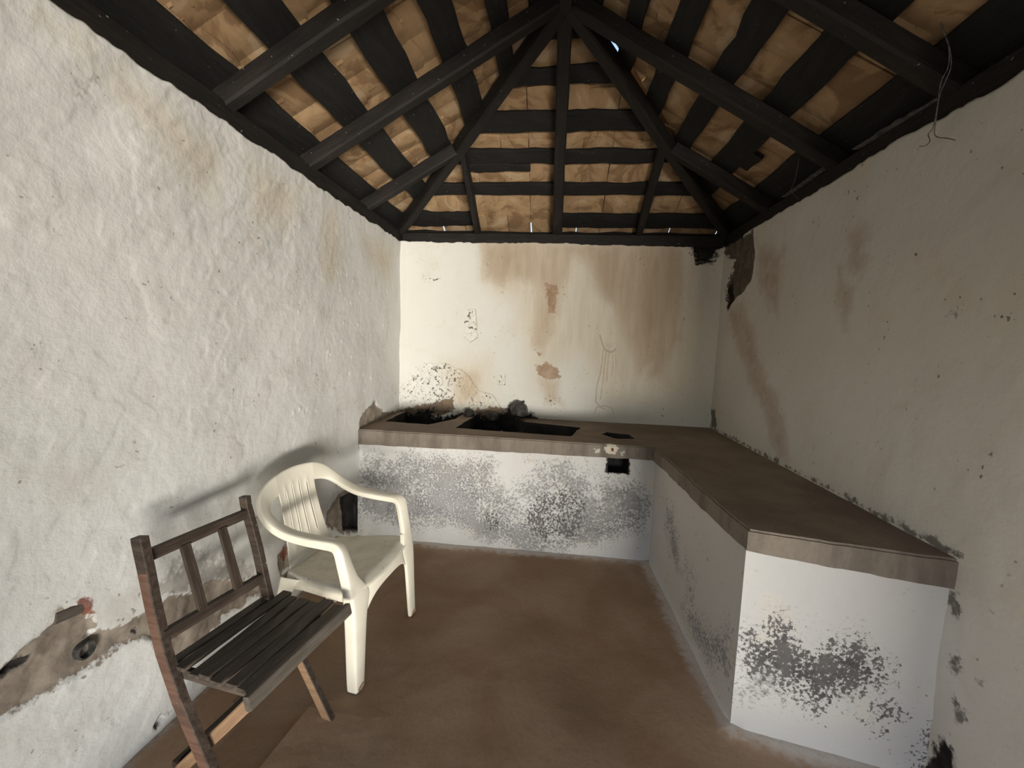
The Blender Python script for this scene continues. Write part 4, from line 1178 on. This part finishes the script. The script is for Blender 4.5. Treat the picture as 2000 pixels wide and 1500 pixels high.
# crossing rear legs
rl = plank('rear_leg', W(.352, .040, .393), W(-.008, .040, 0.004), 0.022, 0.036, M_CHAIRTAN, vdir.cross(udir) * 1.0 + Vector((0, 0, 1)), 350)
rl['label'] = 'bare tan crossing leg'
plank('rear_leg', W(.352, .325, .393), W(-.008, .325, 0.004), 0.022, 0.034, M_CHAIRW, (0, 0, 1), 351)
plank('stretcher', W(.05, .03, .065), W(.05, .335, .065), 0.018, 0.022, M_CHAIRW, (0, 0, 1), 352)

# ------------------------------------------------------------------ wires hanging from the plate, pipe end, mortar
def wire(name, pts3, r, label, mat=M_WIRE):
    P = cr([np.array(p) for p in pts3], len(pts3) * 8); verts, faces = [], []
    up = np.array((0.3, 0.9, 0.2))
    for i, p in enumerate(P):
        t_ = P[min(len(P) - 1, i + 1)] - P[max(0, i - 1)]; t_ /= np.linalg.norm(t_); a = np.cross(t_, up); a /= np.linalg.norm(a); b = np.cross(t_, a)
        for j in range(6):
            an = j / 6 * 2 * math.pi; verts.append(tuple(p + r * (math.cos(an) * a + math.sin(an) * b)))
    for i in range(len(P) - 1):
        for j in range(6):
            faces.append((i * 6 + j, i * 6 + (j + 1) % 6, (i + 1) * 6 + (j + 1) % 6, (i + 1) * 6 + j))
    o = np_center(mesh_obj(name, verts, faces, mat, None, smooth=True))
    return tag(o, label, 'wire')
def np_center(o):
    c = sum((Vector(v.co) for v in o.data.vertices), Vector()) / len(o.data.vertices)
    o.data.transform(Matrix.Translation(-c)); o.location = c
    return o
XW = XR - 0.10
wire('hanging_wire', [on(p, 0, x) for p, x in (((1838, 45), XW), ((1842, 60), XW), ((1853, 90), XW), ((1852, 130), XW), ((1838, 160), XW), ((1832, 200), XW), ((1828, 235), XW), ((1825, 260), XR - .07), ((1832, 268), XR - .06), ((1850, 270), XR - .05), ((1866, 274), XR - .045))], 0.0016,
     'thin twisted wire hanging from the right roof timbers, its end curling right over the wall')
wire('hanging_wire', [on(p, 0, x) for p, x in (((1840, 48), XW + .006), ((1848, 75), XW + .006), ((1856, 100), XW + .006), ((1857, 132), XW + .006), ((1846, 160), XW + .006), ((1836, 185), XW + .006), ((1830, 215), XW + .006), ((1822, 250), XR - .07), ((1813, 262), XR - .06), ((1816, 275), XR - .05), ((1808, 284), XR - .045), ((1796, 286), XR - .04))], 0.0015,
     'thin twisted wire on the right whose end curls left against the wall')
wire('hanging_wire', [on(p, 0, XR - .06) for p in ((1562, 300), (1558, 325), (1553, 350), (1546, 370), (1552, 382), (1560, 390))], 0.0014,
     'short fine wire hanging near the far end of the right wall plate')
# pipe stub in the bare band of the left wall
c = on((168, 1270), 0, XL); bm = bmesh.new()
R0, R1 = 0.026, 0.021
ringv = []
for (r, x) in ((R0, -0.05), (R0, 0.004), (R1, 0.004), (R1, -0.05)):
    ringv.append([bm.verts.new((x, math.cos(j / 20 * 2 * math.pi) * r, math.sin(j / 20 * 2 * math.pi) * r)) for j in range(20)])
for k in range(3):
    for j in range(20): bm.faces.new((ringv[k][j], ringv[k][(j + 1) % 20], ringv[k + 1][(j + 1) % 20], ringv[k + 1][j]))
bmesh.ops.recalc_face_normals(bm, faces=bm.faces)
pp = bm_obj('pipe_stub', bm, M_PIPE, None, smooth=False, loc=(XL, c[1], c[2])); tag(pp, 'cut pipe end set in the bare band low on the left wall', 'pipe')
# squared timber end let into the left wall
c = on((137, 1213), 0, XL)
w_ = timber('wooden_plug', c + np.array((-0.014, -0.036, 0.012)), c + np.array((-0.016, 0.036, 0.0)), 0.03, 0.032, M_GREYWOOD, None, Matrix.Identity(4), up=(0, 0, 1), seed=400, wob=0.003, seg=5)
tag(w_, 'grey weathered wooden plug let into the left wall under a red paint patch', 'plug')
# dusty mortar left along the right wall plate
for (pa, pb, seed) in (((1852, 183), (1668, 292), 1), ((1620, 322), (1530, 385), 2)):
    a = on(pa, 0, XR + .004); b = on(pb, 0, XR + .004); n = 26; v, f = [], []
    for i in range(n):
        t = i / (n - 1); p = a * (1 - t) + b * t
        h = 0.006 + 0.010 * abs(float(fbm(np.array(t * 9 + seed * 7), np.array(1.), 3, 5))) * math.sin(math.pi * min(1, t * 1.1 + .05)) * 2
        v += [tuple(p + np.array((0.02, 0, 0))), tuple(p + np.array((-0.008 - h * .5, 0, 0))), tuple(p + np.array((-0.006, 0, h))), tuple(p + np.array((0.02, 0, h)))]
    for i in range(n - 1):
        for k in range(4): f.append((i * 4 + k, i * 4 + (k + 1) % 4, i * 4 + 4 + (k + 1) % 4, i * 4 + 4 + k))
    o = mesh_obj('mortar_strip', v, f, M_MORTAR, None); set_world(o, Matrix.Identity(4), roof, RINV)
